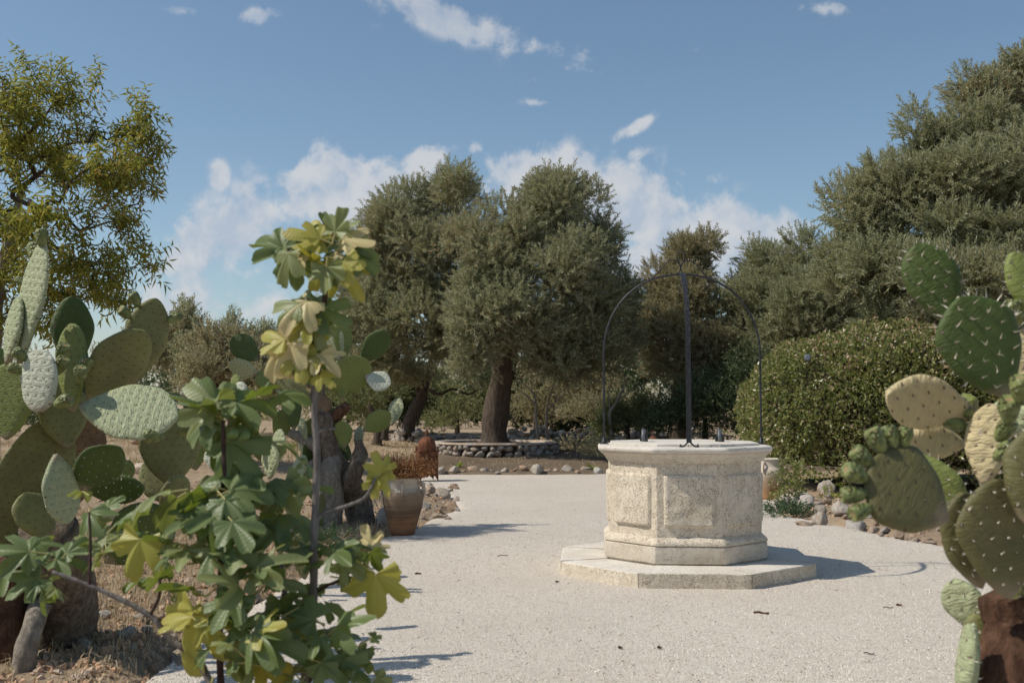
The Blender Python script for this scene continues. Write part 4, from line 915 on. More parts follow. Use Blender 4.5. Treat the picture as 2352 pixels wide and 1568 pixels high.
    for k in range(6): pts.append((hw, 0, zs-(zs-.962)*(k+1)/6))
    ir.tube(pts, .0085, 8); arch = ir.build('iron_arch', M['iron'], root)
    pts = [Vector((0, -.004, zt+.008))]+[Vector((0, -.59*math.sin(t), zs+.05+(zt-zs-.044)*math.cos(t))) for t in [R(4+i*8.6) for i in range(11)]]+[Vector((0, -.596, 1.5)), Vector((0, -.598, 1.2)), Vector((0, -.600, .995))]
    V = []; F = []; hwid = .019; n = len(pts)
    for i, p in enumerate(pts):
        t = (pts[min(i+1, n-1)]-pts[max(i-1, 0)]).normalized(); nn = Vector((0, -t.z, t.y)).normalized()*.0035
        V += [p+Vector((hwid, 0, 0))+nn, p+Vector((-hwid, 0, 0))+nn, p+Vector((-hwid, 0, 0))-nn, p+Vector((hwid, 0, 0))-nn]
    for i in range(n-1):
        for k in range(4): F.append((i*4+k, i*4+(k+1) % 4, i*4+4+(k+1) % 4, i*4+4+k))
    F += [(0, 1, 2, 3), tuple(range(n*4-1, n*4-5, -1))]
    link('front_strap', mesh('front_strap', V, F, M['iron'], False), arch)
    # splayed foot of the strap
    ft = MB()
    for s in (-1, 1): ft.tube(spline([(0, -.597, 1.0), (s*.012, -.6, .995), (s*.035, -.605, .972), (s*.055, -.61, .967), (s*.072, -.61, .967)], 4), .006, 6); ft.tube([(s*.062, -.61, .962), (s*.062, -.61, .985)], .006, 6)
    link('strap_foot', ft.mesh('strap_foot', M['iron']), arch)
    for s in (-1, 1):
        ft = MB(); ft.tube([(s*hw, 0, .958), (s*hw, 0, .975), (s*hw, 0, 1.02)], [.026, .020, .010], 8); ft.box((s*hw, 0, .966), (.07, .035, .008)); link('arch_foot', ft.mesh('arch_foot', M['iron']), arch)
    # scroll finial
    k_ = 1/5.345/2700*WY
    def Q(px, py, off=0.): return Vector(((px-1195)*k_, off, zt+(352-py)*k_))
    for pth in ([(1192, 290), (1190, 235), (1165, 180), (1146, 110), (1155, 55), (1195, 25), (1236, 55), (1247, 110), (1225, 170), (1196, 235), (1193, 290)],
                [(1193, 260), (1175, 205), (1130, 165), (1080, 157), (1020, 180), (960, 240), (880, 330), (800, 410), (765, 430), (705, 412)],
                [(1193, 260), (1215, 205), (1250, 175), (1300, 165), (1360, 185), (1420, 240), (1510, 350), (1590, 440), (1640, 462), (1685, 448)],
                [(1192, 250), (1185, 290), (1160, 330), (1105, 350), (1065, 328)], [(1192, 250), (1200, 290), (1222, 330), (1262, 355), (1305, 335)]):
        sc_ = MB(); sc_.tube(spline([Q(*p) for p in pth], 5), .0045, 6); link('scroll', sc_.mesh('scroll', M['iron']), arch)
    ch = MB()
    for i in range(3):
        zc = zt-.03-i*.042; r_ = [(math.cos(t)*.010, math.sin(t)*.024) for t in [R(q*36) for q in range(11)]]
        ch.tube([((a if i % 2 == 0 else 0)-.004, (0 if i % 2 == 0 else a)-.012, zc+b) for a, b in r_], .003, 5)
    link('chain', ch.mesh('chain', M['iron']), arch)
well()

# ------------------------------------------------------------------ pots
def pot(loc, label, s, mat, rz=0):
    root = empty('clay_pot', loc, label, 'pot', rz=rz)
    prof = [(.0, .0), (.112, .0), (.118, .012), (.122, .03), (.125, .045), (.140, .10), (.166, .19), (.188, .27), (.200, .33), (.203, .37), (.196, .405), (.180, .432), (.164, .447), (.156, .46), (.155, .52), (.158, .538), (.168, .545), (.172, .553), (.168, .560), (.148, .560), (.142, .54), (.14, .46), (.14, .40)]
    mb = MB(); mb.lathe([(r*s, z*s) for r, z in prof], 48); body = mb.build('body', mat, root)
    mb = MB(); mb.lathe([(.141*s, .52*s), (.0, .53*s)], 24); mb.build('potting_soil', M['mulch'], root)
    for a in (R(-75), R(0), R(180), R(105)):
        h = MB(); c, s_ = math.cos(a), math.sin(a)
        h.tube(spline([Vector((c*r, s_*r, z))*s for r, z in ((.158, .50), (.185, .505), (.205, .485), (.212, .45), (.208, .41), (.194, .385))], 4), .016*s, 8, flat=(1.3, .7)); h.build('handle', mat, root)
    return root
p1 = gr(925, 1227); pot((p1.x, p1.y, .0), 'tall weathered clay pot with rusty stained foot beside the stone mound', 1.0, M['pot'], R(-12))
p2 = gr(1768, 1146); pot((p2.x, p2.y, -.005), 'cream and orange clay pot half hidden between the well and the hedge', .98, M['pot2'], R(55))
dp = empty('dried_plant', (p1.x, p1.y, .53), 'dried russet plant filling the weathered clay pot', 'dried plant')
pts = []; D = []
A = []; B = []
for k in range(620):
    a = random.uniform(0, 6.28); e = random.uniform(.25, 1.); l = random.uniform(.12, .27); d = Vector((math.cos(a)*(1.15-e), math.sin(a)*(1.15-e), e*.95)).normalized(); o = Vector((math.cos(a), math.sin(a), 0))*random.uniform(0, .13)
    m1 = o+d*l*.6+Vector((random.uniform(-.02, .02), random.uniform(-.02, .02), 0)); q = o+d*l+Vector((math.cos(a), math.sin(a), 0))*.03; A += [o, m1]; B += [m1, q]
    for j in range(7): pts.append(o.lerp(q, random.uniform(.45, 1.05))+Vector([random.uniform(-.018, .018) for _ in range(3)]))
A, B = np.array([tuple(v) for v in A]), np.array([tuple(v) for v in B]); v, f = segtubes(A, B, np.full(len(A), .0013), np.full(len(A), .0009), 3)
link('stalks', mesh('stalks', v, f, M['dryplant'], tint=np.full(len(v), .3)), dp)
P = np.array([tuple(v) for v in pts]); n = len(P); s = rng.uniform(.004, .009, n)[:, None]
V = np.einsum('nij,nkj->nki', randrot(n), OCT[None]*s[:, None])+P[:, None]; link('seed_heads', mesh('seed_heads', V.reshape(-1, 3), (OCF[None]+(np.arange(n)*6)[:, None, None]).reshape(-1, 3), M['dryplant'], False, tint=np.repeat(rng.random(n), 6)), dp)
mb = MB()
for k in range(5):
    a = R(-30+k*22); mb.tube(spline([(math.cos(a)*.1, math.sin(a)*.1, 0), (math.cos(a)*.15, math.sin(a)*.15-.02, .03), (math.cos(a)*.19, math.sin(a)*.18-.03, -.03-.02*k), (math.cos(a)*.18, math.sin(a)*.17-.04, -.10)], 4), .0018, 4)
link('trailing_stalks', mb.mesh('trailing_stalks', M['dryplant'], tint=np.full(len(mb.V), .4)), dp)

# ------------------------------------------------------------------ lanterns
def lantern(loc, label, rz, s=1.0):
    root = empty('iron_lantern', loc, label, 'lantern', rz=rz); W = .155*s; z0, z1 = .10*s, .485*s
    def panel(a):
        m_ = MB(); nx, nz = 15, 19; c, s_ = math.cos(a), math.sin(a)
        for i in range(nx):
            for j in range(nz):
                hole = (i % 2 == 1 and j % 2 == 1 and 1 <= i <= nx-2 and 1 <= j <= nz-4 and (i*7+j*5) % 11 != 0) and random.random() < .85
                if hole: continue
                x0, x1 = -W+2*W*i/nx, -W+2*W*(i+1)/nx; q0, q1 = z0+(z1-z0)*j/nz, z0+(z1-z0)*(j+1)/nz
                m_.add([(W*c-x*s_, W*s_+x*c, z) for x, z in ((x0, q0), (x1, q0), (x1, q1), (x0, q1))], [(0, 1, 2, 3)])
        # pointed valance cut along the bottom edge
        for k in range(4):
            xa, xb = -W+2*W*k/4, -W+2*W*(k+1)/4; m_.add([(W*c-x*s_, W*s_+x*c, z) for x, z in ((xa, z0), (xb, z0), ((xa+xb)/2, z0-.03*s))], [(0, 2, 1)])
        o = m_.build('pierced_panel', M['rust'], root, False); md = o.modifiers.new('thickness', 'SOLIDIFY'); md.thickness = .003; return o
    for k in range(4): panel(k*math.pi/2)
    for k in range(4):
        a = k*math.pi/2+math.pi/4; c, s_ = math.cos(a), math.sin(a); r_ = W*1.414; m_ = MB()
        t = Vector((-math.sin(a+math.pi/4), math.cos(a+math.pi/4), 0)); t2 = Vector((math.cos(a+math.pi/4), math.sin(a+math.pi/4), 0)); q = Vector((c*r_, s_*r_, 0))
        for tt in (-t2, t): m_.add([q+Vector((0, 0, z0)), q-Vector(tt)*-.0+Vector(tt)*.06*s*(1 if tt.dot(q) < 0 else -1)+Vector((0, 0, z0)), q+Vector((0, 0, 0))], [(0, 1, 2)])
        o = m_.build('leg', M['rust'], root, False); md = o.modifiers.new('thickness', 'SOLIDIFY'); md.thickness = .004
    m_ = MB()
    for k in range(4):
        a = k*math.pi/2; c, s_ = math.cos(a), math.sin(a); Mx = Matrix.Rotation(a, 3, 'Z'); m_.box((c*(W+.004), s_*(W+.004), z1), (.012, 2*W+.02, .016), Mx); m_.box((c*(W+.003), s_*(W+.003), z0+.19*s), (.008, 2*W+.012, .012), Mx)
    m_.build('band', M['rust'], root, False)
    m_ = MB(); n = 12; prof = [(1., 0), (1.0, .06), (.97, .11), (.86, .165), (.68, .21), (.42, .24), (.1, .255)]
    V = []; F = []
    for r_, z in prof:
        for k in range(n): a = 2*math.pi*(k+.5)/n; rr = r_*(W*.97)*(1+.03*(k % 2)); V.append((rr*math.cos(a), rr*math.sin(a), z1+z*s))
    for i in range(len(prof)-1):
        for k in range(n): F.append((i*n+k, i*n+(k+1) % n, (i+1)*n+(k+1) % n, (i+1)*n+k))
    m_.add(V, F); m_.build('dome', M['rust'], root, False)
    m_ = MB()
    m_.add([(W*sx, W*sy, z1+.002) for sx, sy in ((-1, -1), (1, -1), (1, 1), (-1, 1))], [(0, 1, 2, 3)]); m_.build('shoulder_plate', M['rust'], root, False)
    for k in range(4):   # corner merlons
        a = k*math.pi/2+math.pi/4; m_ = MB(); m_.tube([(W*1.3*math.cos(a), W*1.3*math.sin(a), z1), (W*1.3*math.cos(a), W*1.3*math.sin(a), z1+.09*s)], [.02*s, .012*s], 4); m_.build('corner_horn', M['rust'], root, False)
    m_ = MB(); m_.lathe([(.02*s, z1+.25*s), (.008*s, z1+.27*s), (.030*s, z1+.285*s), (.030*s, z1+.300*s), (.008*s, z1+.32*s), (.025*s, z1+.333*s), (.025*s, z1+.348*s), (.006*s, z1+.36*s), (.014*s, z1+.375*s), (.004*s, z1+.395*s), (0, z1+.42*s)], 12); m_.build('finial', M['rust'], root)
g = gr(1080*.9188*1.0-14+0, 1104); l1 = gr(980, 1104)
lantern((l1.x, l1.y, 0.0), 'rusty pierced iron lantern with a ribbed dome standing behind the clay pot', R(19), 1.0)
l2 = at(1500, 1030, 22.3); lantern((l2.x, l2.y, .02), 'second rusty lantern whose dome peeps over the well lid', R(30), .80)

# strap-leaved plants, ground plants
def rosette(loc, label, n, L, W, mat, cat='plant', up=.9, name='strap_leaf_plant'):
    root = empty(name, loc, label, cat)
    for k in range(n):
        a = k*2.399+random.uniform(-.3, .3); e = random.uniform(.5, 1.3)*up; l = L*random.uniform(.7, 1.1); V = []; c, s = math.cos(a), math.sin(a); segs = 6; F = []
        for i in range(segs+1):
            t = i/segs; r = l*(t*math.cos(e)+.15*t*t); z = l*(t*math.sin(e)-.35*t*t*(1.2-e*.4)); wd = W*math.sin(math.pi*min(1, t*.85+.12))**.8*(1-t**4)
            V += [(c*r-s*wd, s*r+c*wd, z+wd*.3), (c*r, s*r, z), (c*r+s*wd, s*r-c*wd, z+wd*.3)]
        for i in range(segs): b = i*3; F += [(b, b+1, b+4, b+3), (b+1, b+2, b+5, b+4)]
        link('leaf', mesh('leaf', V, F, mat, tint=np.full(len(V), random.random())), root)
    return root
q = gr(1052, 1083); rosette((q.x, q.y+.2, .02), 'yellow green strap leaved plant in front of the round stone planter', 22, .34, .018, M['agave'])
q = gr(1360, 1085); rosette((q.x, q.y+.2, .02), 'yellow green strap leaved plant just left of the well at the far gravel edge', 18, .32, .016, M['agave'])
q = gr(325, 1085); rosette((q.x, q.y, .1), 'small yellowing plant on the soil behind the left prickly pear', 9, .25, .02, M['agave'])
def lowplant(loc, label, n, rx, h, mat, tw, name='ground_plant'):
    root = empty(name, loc, label, 'plant'); d = rng.normal(size=(n, 3)); d /= np.linalg.norm(d, axis=1)[:, None]; d[:, 2] = np.abs(d[:, 2]); P = d*rng.random((n, 1))**.5*np.array([rx, rx*.6, h]); V, F, T = spray(P, d+np.array([0, 0, .5])+rng.normal(size=d.shape)*.4, tw)
    link('foliage', mesh('foliage', V, F, mat, False, tint=T), root)
gtw = [twig(8, .09, .035, .018, 60) for _ in range(4)]
q = gr(1800, 1184); lowplant((q.x+.03, q.y, .0), 'low dark green creeping plant on the gravel in front of the cream pot', 150, .36, .12, M['groundleaf'], gtw)
q = gr(1905, 1165); lowplant((q.x+.03, q.y, .12), 'small bright sprig growing between the rocks under the hedge', 22, .15, .16, M['agave'], gtw)
q = gr(760, 1262); lowplant((q.x, q.y, .0), 'small green weed at the foot of the middle cactus trunk', 60, .22, .16, M['groundleaf'], gtw)
q = gr(880, 1210); lowplant((q.x-.05, q.y+.2, .05), 'grey silvery shrublet between the cactus trunk and the clay pot', 230, .30, .55, M['greyplant'], [twig(10, .1, .02, .006, 40) for _ in range(4)])
for x_, y_, k_ in ((1400, 1052, 0), (700, 1045, 1), (1330, 1040, 2)):
    q = gr(x_, y_, .15); lowplant((q.x, q.y, .15), ['dry low bush at the foot of the tumbled wall', 'dry low bush in the far grass at left', 'small dry bush in front of the tumbled wall'][k_], 80, .5, .3, M['olive_brown'], bush_tw)

# dry grass
def grass(n, xr, yr, h, name, label, thr=-.15, sm=.003, cond=None):
    X = rng.uniform(*xr, n); Y = rng.uniform(*yr, n); d = sdist(X, Y); P3 = np.stack([X, Y, X*0], -1)
    k = (d < -.02) & (fbm(P3, 1.4, 3)+rng.random(n)*.5 > thr)
    if cond is not None: k &= cond(X, Y)
    X, Y = X[k], Y[k]; n = len(X); Z = soil_z(X, Y)
    a = rng.random(n)*6.28; hh = h*rng.uniform(.35, 1.1, n); lean = rng.uniform(.1, 1.6, n); c, s = np.cos(a), np.sin(a); wd = sm*rng.uniform(.6, 1.4, n)
    B = np.stack([X, Y, Z-.005], -1); side = np.stack([-s, c, 0*s], -1)*wd[:, None]; mid = B+np.stack([c*hh*.35*lean, s*hh*.35*lean, hh*.6], -1); tip = B+np.stack([c*hh*lean, s*hh*lean, hh*np.maximum(.15, 1-.4*lean)], -1)
    V = np.stack([B-side, B+side, mid+side*.8, mid-side*.8, tip], 1).reshape(-1, 3); i = np.arange(n)*5
    F = np.concatenate([np.stack([i, i+1, i+2], 1), np.stack([i, i+2, i+3], 1), np.stack([i+3, i+2, i+4], 1)])
    return tag(link(name, mesh(name, V, F, M['straw'], False, tint=np.repeat(rng.random(n), 5))), label, 'grass', kind='stuff')
grass(34000, (-5.2, -.6), (4.6, 12), .10, 'dry_grass', 'dry straw coloured grass under the fig and the prickly pears')
grass(22000, (-12, -2.0), (19.6, 30), .12, 'dry_grass', 'dry golden grass on the ground beyond the gravel yard', .05, .006)
grass(5000, (-2.0, 5), (20.2, 28), .07, 'dry_grass', 'sparse short dry grass around the round stone planter', .25, .005)

# ------------------------------------------------------------------ prickly pears
SP = .043
def lattice(L, W, seed):
    """areole sites on a pad of length L, width W, skewed lattice with slow warp"""
    S = []
    for j in range(-2, int(L/SP/.87)+3):
        for i in range(-12, 13): S.append((i, j))
    return S
def pad_half(t): # half width profile 0..1, obovate
    return (math.sin(math.pi*min(1, max(0, t))**1.30))**.58 if 0 < t < 1 else 0
PHMAX = max(pad_half(i/200) for i in range(200))
def padmesh(L, W, mat, thick=.020, curve=.06, blunt=0., seed=0, spines=.0, spl=.02, sdens=1.):
    nt_, ns = 30, 30; V = []; F = []; UV = []; rnd = random.Random(seed)
    tw_, bd_ = rnd.uniform(-.12, .12), rnd.uniform(-1, 1)*curve; asym = rnd.uniform(-.08, .08); sk = 1/.87
    wa, wb = rnd.uniform(0, 6), rnd.uniform(0, 6)
    def hwid(t):
        f = pad_half(t)/PHMAX
        if blunt: f = f*(1-blunt)+blunt*min(1, (math.sin(math.pi*min(1, t))**.35))
        return max(.001, f*W/2)*(1+.03*math.sin(9*t+wa)+.02*math.sin(17*t+wb))
    def surf(x, t, side):
        h = hwid(t); q = min(1, abs(x)/h); th = thick*(.55+.45*math.sin(math.pi*min(1, t*.9+.08)))*(max(0, 1-q**3.2))**.5
        z = t*L; y = side*th + bd_*L*(t*t-.3*t) + .35*bd_*x*x/max(W, .05)+tw_*x*(t-.3); return (x+asym*L*t*t*.6, y, z)
    for i in range(nt_+1):
        t = .5-.5*math.cos(math.pi*i/nt_); t = min(.9995, max(.0005, t)); h = hwid(t)
        for k in range(ns):
            a = 2*math.pi*k/ns; x = h*math.cos(a); side = 1 if math.sin(a) >= 0 else -1
            if abs(math.cos(a)) > .9999: side = 0
            # even spacing with round rim
            p = surf(x*.9995, t, side) if side else surf(x, t, 0); V.append(p)
            u = x/SP; v = t*L/SP*sk; UV.append((u+v*.5, v) if side >= 0 else (u+v*.5+.5, v+.33))
    for i in range(nt_):
        for k in range(ns): k2 = (k+1) % ns; F.append((i*ns+k, (i+1)*ns+k, (i+1)*ns+k2, i*ns+k2))
    F.append(tuple(range(ns))); F.append(tuple(range(nt_*ns, (nt_+1)*ns))[::-1])
    me = mesh('pad', V, F, mat, True, uv=UV)
    sm = None
    # spines at lattice points (UV integer) on both faces + rim
    SV = []; SF = []
    def needle(p, d, l, r):
        d = d.normalized(); x = d.orthogonal().normalized(); y = d.cross(x); b = len(SV)
        for a in (0, 2.09, 4.19): SV.append(tuple(p+x*math.cos(a)*r+y*math.sin(a)*r))
        SV.append(tuple(p+d*l)); SF.extend([(b, b+1, b+3), (b+1, b+2, b+3), (b+2, b, b+3)])
    if spines > 0:
        for side in (1, -1):
            for j in range(0, int(L/SP*sk)+2):
                for i in range(-14, 30):
                    v = (j-.33) if side < 0 else j; u = i-v*.5-(.5 if side < 0 else 0); x = u*SP; t = v*SP/sk/L
                    if not .06 < t < .97 or abs(x) > hwid(t)*.93 or rnd.random() > sdens: continue
                    p = Vector(surf(x, t, side)); n = 1 if spines < .5 else rnd.choice([1, 2, 2, 3])
                    for _ in range(n): needle(p, Vector((rnd.uniform(-.7, .7), side*rnd.uniform(.5, 1.), rnd.uniform(-.2, .9))), spl*rnd.uniform(.5, 1.1), .0018 if spines > .5 else .0022)
        m_ = int((L*2.2)/SP*1.25)
        for q in range(m_):
            s_ = q/m_*2-1; t = .12+.86*(1-abs(s_)**1.6) if True else 0; t = min(.985, t); sgn = 1 if s_ > 0 else -1
            p = Vector(surf(sgn*hwid(t)*.99, t, 0)); out = Vector((sgn*(1-t*.6), 0, (t-.45)*1.6)).normalized()
            for _ in range(1 if spines < .5 else rnd.choice([1, 2, 3])): needle(p, out+Vector((rnd.uniform(-.5, .5), rnd.uniform(-.6, .6), rnd.uniform(-.4, .4))), spl*rnd.uniform(.5, 1.), .0018 if spines > .5 else .002)
        if SV: sm = mesh('spines', SV, SF, M['spine'] if spines > .5 else M['spine_dark'], False)
    return me, sm
def fruitmesh(seed):
    m_ = MB(); m_.lathe([(.004, 0), (.010, .004), (.017, .018), (.0215, .036), (.0225, .048), (.020, .059), (.0172, .0635), (.0145, .0625), (.009, .0605), (.0, .060)], 14); V = np.array(m_.V); d = fbm(V+seed, 60, 2)[:, None]*.0035; V[:, :2] *= (1+d*25)
    me = mesh('fruit', V, m_.F, [M['fruit'], M['fruit_crown']], midx=[1 if i >= 8*14 else 0 for i in range(len(m_.F))]); return me, None
FR = [fruitmesh(i*5) for i in range(3)]
def pad(root, b, t, W, Y, mat='pad_green', yaw=0, Yt=None, spines=0., spl=.02, fruits=(), blunt=0., curve=.08, label=None, thick=.022, sdens=1.):
    """b,t photo points of base and tip; W width in photo px when seen face-on; yaw turns the face about its axis"""
    B = at(b[0], b[1], Y); T = at(t[0], t[1], Yt or Y); ax = T-B; L = ax.length; ax = ax.normalized(); wd = W*Y/FD/max(.62, math.cos(R(yaw)))
    view = (B-Vector((0, 0, CAMZ))).normalized(); n = (-view - ax*(-view).dot(ax)).normalized(); n = Matrix.Rotation(R(yaw), 3, ax) @ n
    x = n.cross(ax).normalized()            # local X=x, Y=n, Z=ax
    sd_ = random.randint(0, 9999); me, sm = padmesh(L, wd, M[mat], thick, curve, blunt, sd_, spines, spl, sdens)
    Mx = Matrix(((x.x, n.x, ax.x, 0), (x.y, n.y, ax.y, 0), (x.z, n.z, ax.z, 0), (0, 0, 0, 1))); Mx.translation = B-Vector(root.location)
    o = link('pad', me, root, M=Mx)
    if label: o['label'] = label
    if sm: link('spines', sm, o)
    for (s_, rad, *_r) in fruits:   # s_: -1..1 round the rim (0 = tip)
        f = 1-abs(s_)**1.5*.75; t_ = min(.97, f); sg = 1 if s_ >= 0 else -1; hw_ = pad_half(t_)/PHMAX*wd/2*.96
        p = Vector((sg*hw_ if abs(s_) > .08 else s_*wd*.5, 0, t_*L*.985)); out = Vector((sg*min(1, abs(s_)*2.0), random.uniform(-.45, .45), 1.0-abs(s_)*1.0)).normalized()
        fm, cm = random.choice(FR); fo = link('fruit', fm, o); q = out.to_track_quat('Z', 'Y'); fo.matrix_local = Matrix.LocRotScale(p-out*.004, q, Vector((rad,)*3))
    return o
def freefruit(root, x, y, Y, d=(0, 0, 1), s=1.2):
    fm, cm = random.choice(FR); fo = link('fruit', fm, root); q = Vector(d).normalized().to_track_quat('Z', 'Y'); fo.matrix_local = Matrix.LocRotScale(at(x, y, Y)-Vector(root.location), q, Vector((s, s, s)))
    return fo
def limb(root, pts, mat, name='trunk', n=12, seed=0, gn=.16):
    V, F = trunk_mesh([(Vector(p)-Vector(root.location), r) for p, r in pts], n, gn, seed); return link(name, mesh(name, V, F, mat), root)

# left prickly pear
LB = gr(130, 1482); LC = empty('prickly_pear', (LB.x, LB.y, ground(LB.x, LB.y)-.03), 'big prickly pear with large pale and olive pads filling the left edge', 'cactus')
limb(LC, [(Vector((LB.x, LB.y, -.05)), .20), (at(150, 1400, 5.7), .165), (at(140, 1300, 5.5), .15), (at(110, 1220, 5.3), .13)], M['bark_cactus'], seed=3)
limb(LC, [(at(15, 1640, 5.4), .16), (at(20, 1500, 5.4), .13), (at(0, 1380, 5.4), .12), (at(20, 1290, 5.4), .11)], M['bark_red'], seed=8)
limb(LC, [(at(40, 1600, 5.2), .065), (at(66, 1470, 5.2), .055), (at(90, 1390, 5.4), .05)], M['bark_cactus_pale'], seed=12)
pads_L = [
 ((182, 935), (410, 948), 128, 4.35, 'pad_pale', -38, dict(spines=.3, spl=.006, curve=.03, label='large pale ribbed pad lying almost level', fruits=())),
 ((200, 918), (328, 757), 118, 4.6, 'pad_olive', 22, dict(spines=.3, spl=.006)),
 ((305, 885), (357, 684), 96, 4.75, 'pad_olive', 12, dict(spines=.3, spl=.006, fruits=((-.42, 1.3), (.30, 1.25), (.50, 1.2)))),
 ((168, 852), (165, 679), 92, 4.9, 'pad_dark', 10, dict(spines=.3, spl=.006)),
 ((168, 945), (160, 742), 66, 4.6, 'pad_green', -50, dict(spines=.3, spl=.008)),
 ((88, 946), (94, 803), 80, 4.3, 'pad_white', -40, dict(spines=.3, spl=.006, blunt=.7, label='whitish sunlit pad', fruits=((.35, 1.2), (.6, 1.1)))),
 ((45, 835), (100, 555), 62, 4.5, 'pad_pale', -62, dict(spines=.6, spl=.014, fruits=((.04, 1.4), (.3, 1.4), (.6, .9)))),
 ((18, 838), (42, 682), 48, 4.5, 'pad_pale', -68, dict(spines=.6, spl=.012)),
 ((15, 1010), (22, 832), 120, 4.7, 'pad_green', -30, dict(spines=.3, spl=.006)),
 ((15, 1290), (125, 955), 165, 4.9, 'pad_olive', 15, dict(spines=.3, spl=.006, curve=.03)),
 ((45, 1280), (150, 1050), 120, 5.1, 'pad_brown', 8, dict(spines=0)),
 ((155, 1030), (135, 870), 112, 4.9, 'pad_olive', 20, dict(spines=.3, spl=.006)),
 ((150, 1180), (215, 960), 110, 5.1, 'pad_brown', 15, dict(spines=0)),
 ((128, 1042), (152, 1203), 82, 4.4, 'pad_pale', -45, dict(spines=.6, spl=.008, label='pale pad hanging straight down')),
 ((172, 1122), (272, 1022), 98, 4.5, 'pad_dark', 20, dict(spines=.6, spl=.010, curve=.12)),
 ((195, 1122), (330, 1128), 66, 4.7, 'pad_dark', 25, dict(spines=.6, spl=.012)),
 ((262, 1112), (300, 1058), 50, 5.0, 'pad_green', 0, dict(spines=.3, spl=.006)),
 ((240, 1290), (392, 1180), 138, 4.6, 'pad_dark', 25, dict(spines=.6, spl=.014, curve=.1)),
 ((395, 1120), (385, 935), 138, 5.2, 'pad_olive', 14, dict(spines=.3, spl=.006)),
 ((378, 1190), (418, 1090), 60, 5.0, 'pad_olive', 35, dict(spines=.6, spl=.01)),
 ((470, 985), (468, 880), 70, 5.5, 'pad_green', 25, dict(spines=.6, spl=.01)),
 ((110, 1240), (60, 1130), 90, 4.6, 'pad_olive', 30, dict(spines=.3, spl=.006)),
 ((-10, 960), (-60, 780), 120, 4.8, 'pad_green', 0, dict(spines=.3, spl=.006)),
 ((100, 1290), (170, 1180), 80, 5.2, 'pad_dark', 10, dict(spines=.3, spl=.006)),
 ((20, 1420), (5, 1290), 110, 4.9, 'pad_olive', 10, dict(spines=.3, spl=.006)),
 ((420, 1160), (330, 1060), 90, 5.5, 'pad_olive', 10, dict(spines=.3, spl=.006))]
for b, t, W, Y, mt, yw, kw in pads_L: pad(LC, b, t, W, Y+.6, mt, yw, **kw)
for (x, y, Y, d) in [(128, 860, 4.35, (.5, -.2, .8)), (134, 830, 4.4, (.5, -.3, 1)), (125, 930, 4.25, (.9, -.3, .3)), (178, 885, 4.35, (.3, -.3, 1)), (186, 862, 4.5, (.4, 0, 1)), (408, 990, 4.4, (.9, -.3, .15)), (378, 1003, 4.3, (-1, -.2, .1))]: freefruit(LC, x, y, Y+.6, d, 1.45)

# low patch of prickly pear between
g = gr(520, 1190); PC = empty('prickly_pear', (g.x, g.y, ground(g.x, g.y)-.02), 'low spreading prickly pear with small pads behind the fig leaves', 'cactus')
for b, t, W, Y, mt, yw, sp in [((545, 905), (540, 860), 24, 7.4, 'pad_green', -40, .6), ((548, 925), (552, 876), 34, 7.3, 'pad_white', -35, .6), ((548, 985), (548, 915), 40, 7.4, 'pad_green', 10, .6), ((428, 1000), (430, 955), 34, 7, 'pad_pale', -30, .3), ((470, 1000), (471, 908), 40, 7.2, 'pad_pale', -70, .6), ((495, 1085), (490, 1025), 44, 7.2, 'pad_white', -30, .3), ((540, 1095), (545, 1045), 50, 7.2, 'pad_pale', -30, .6), ((620, 1100), (622, 1018), 40, 7.8, 'pad_pale', -55, .3), ((600, 1060), (598, 1000), 44, 7.9, 'pad_olive', 20, .6), ((640, 1060), (640, 985), 36, 8.0, 'pad_pale', -60, .3), ((575, 1020), (560, 950), 56, 7.8, 'pad_green', 15, .6), ((520, 1060), (500, 970), 60, 7.6, 'pad_green', 15, .6), ((450, 1080), (440, 1010), 54, 7.6, 'pad_green', 15, .6), ((560, 1190), (540, 1090), 66, 7.5, 'pad_olive', 10, .3), ((620, 1200), (640, 1100), 66, 7.7, 'pad_green', 10, .3), ((490, 1190), (480, 1090), 60, 7.5, 'pad_olive', 10, .3), ((660, 1180), (690, 1090), 56, 8.4, 'pad_green', 15, .3), ((590, 1290), (580, 1180), 70, 7.5, 'pad_olive', 10, .3), ((500, 1290), (510, 1180), 70, 7.2, 'pad_olive', 10, .3), ((700, 1330), (690, 1220), 50, 7.6, 'pad_olive', 30, .3)]:
    pad(PC, b, t, W, Y, mt, yw, spines=sp, spl=.014)

# middle prickly pear on thick trunks
g = gr(830, 1213); MC = empty('prickly_pear', (g.x, g.y, 0), 'tall old prickly pear on two thick bark covered trunks behind the fig', 'cactus')
limb(MC, [(Vector((g.x, g.y, -.05)), .155), (at(822, 1160, 11.3), .14), (at(800, 1110, 11.2), .145), (at(770, 1060, 11.1), .12), (at(752, 1010, 11.1), .10), (at(742, 950, 11.1), .10)], M['bark_cactus'], seed=2, gn=.2)
limb(MC, [(at(752, 1222, 11.0), .15), (at(760, 1150, 11.0), .12), (at(762, 1090, 11.0), .115), (at(770, 1050, 11.1), .10)], M['bark_cactus_pale'], seed=4, gn=.2)
limb(MC, [(at(795, 1120, 11.1), .10), (at(812, 1080, 11.0), .10), (at(826, 1040, 11.0), .07), (at(824, 1010, 11), .03)], M['bark_cactus'], seed=6, gn=.3)
limb(MC, [(at(640, 1130, 11.4), .05), (at(690, 1095, 11.3), .075), (at(745, 1055, 11.2), .09)], M['bark_cactus_pale'], 'branch', seed=7)
limb(MC, [(at(742, 960, 11.1), .085), (at(728, 910, 11.1), .08), (at(738, 870, 11.1), .05), (at(755, 845, 11.1), .035)], M['bark_cactus'], seed=9)
limb(MC, [(at(745, 980, 11.1), .05), (at(775, 950, 11.1), .06), (at(800, 930, 11.1), .05)], M['bark_red'], 'branch', seed=9)
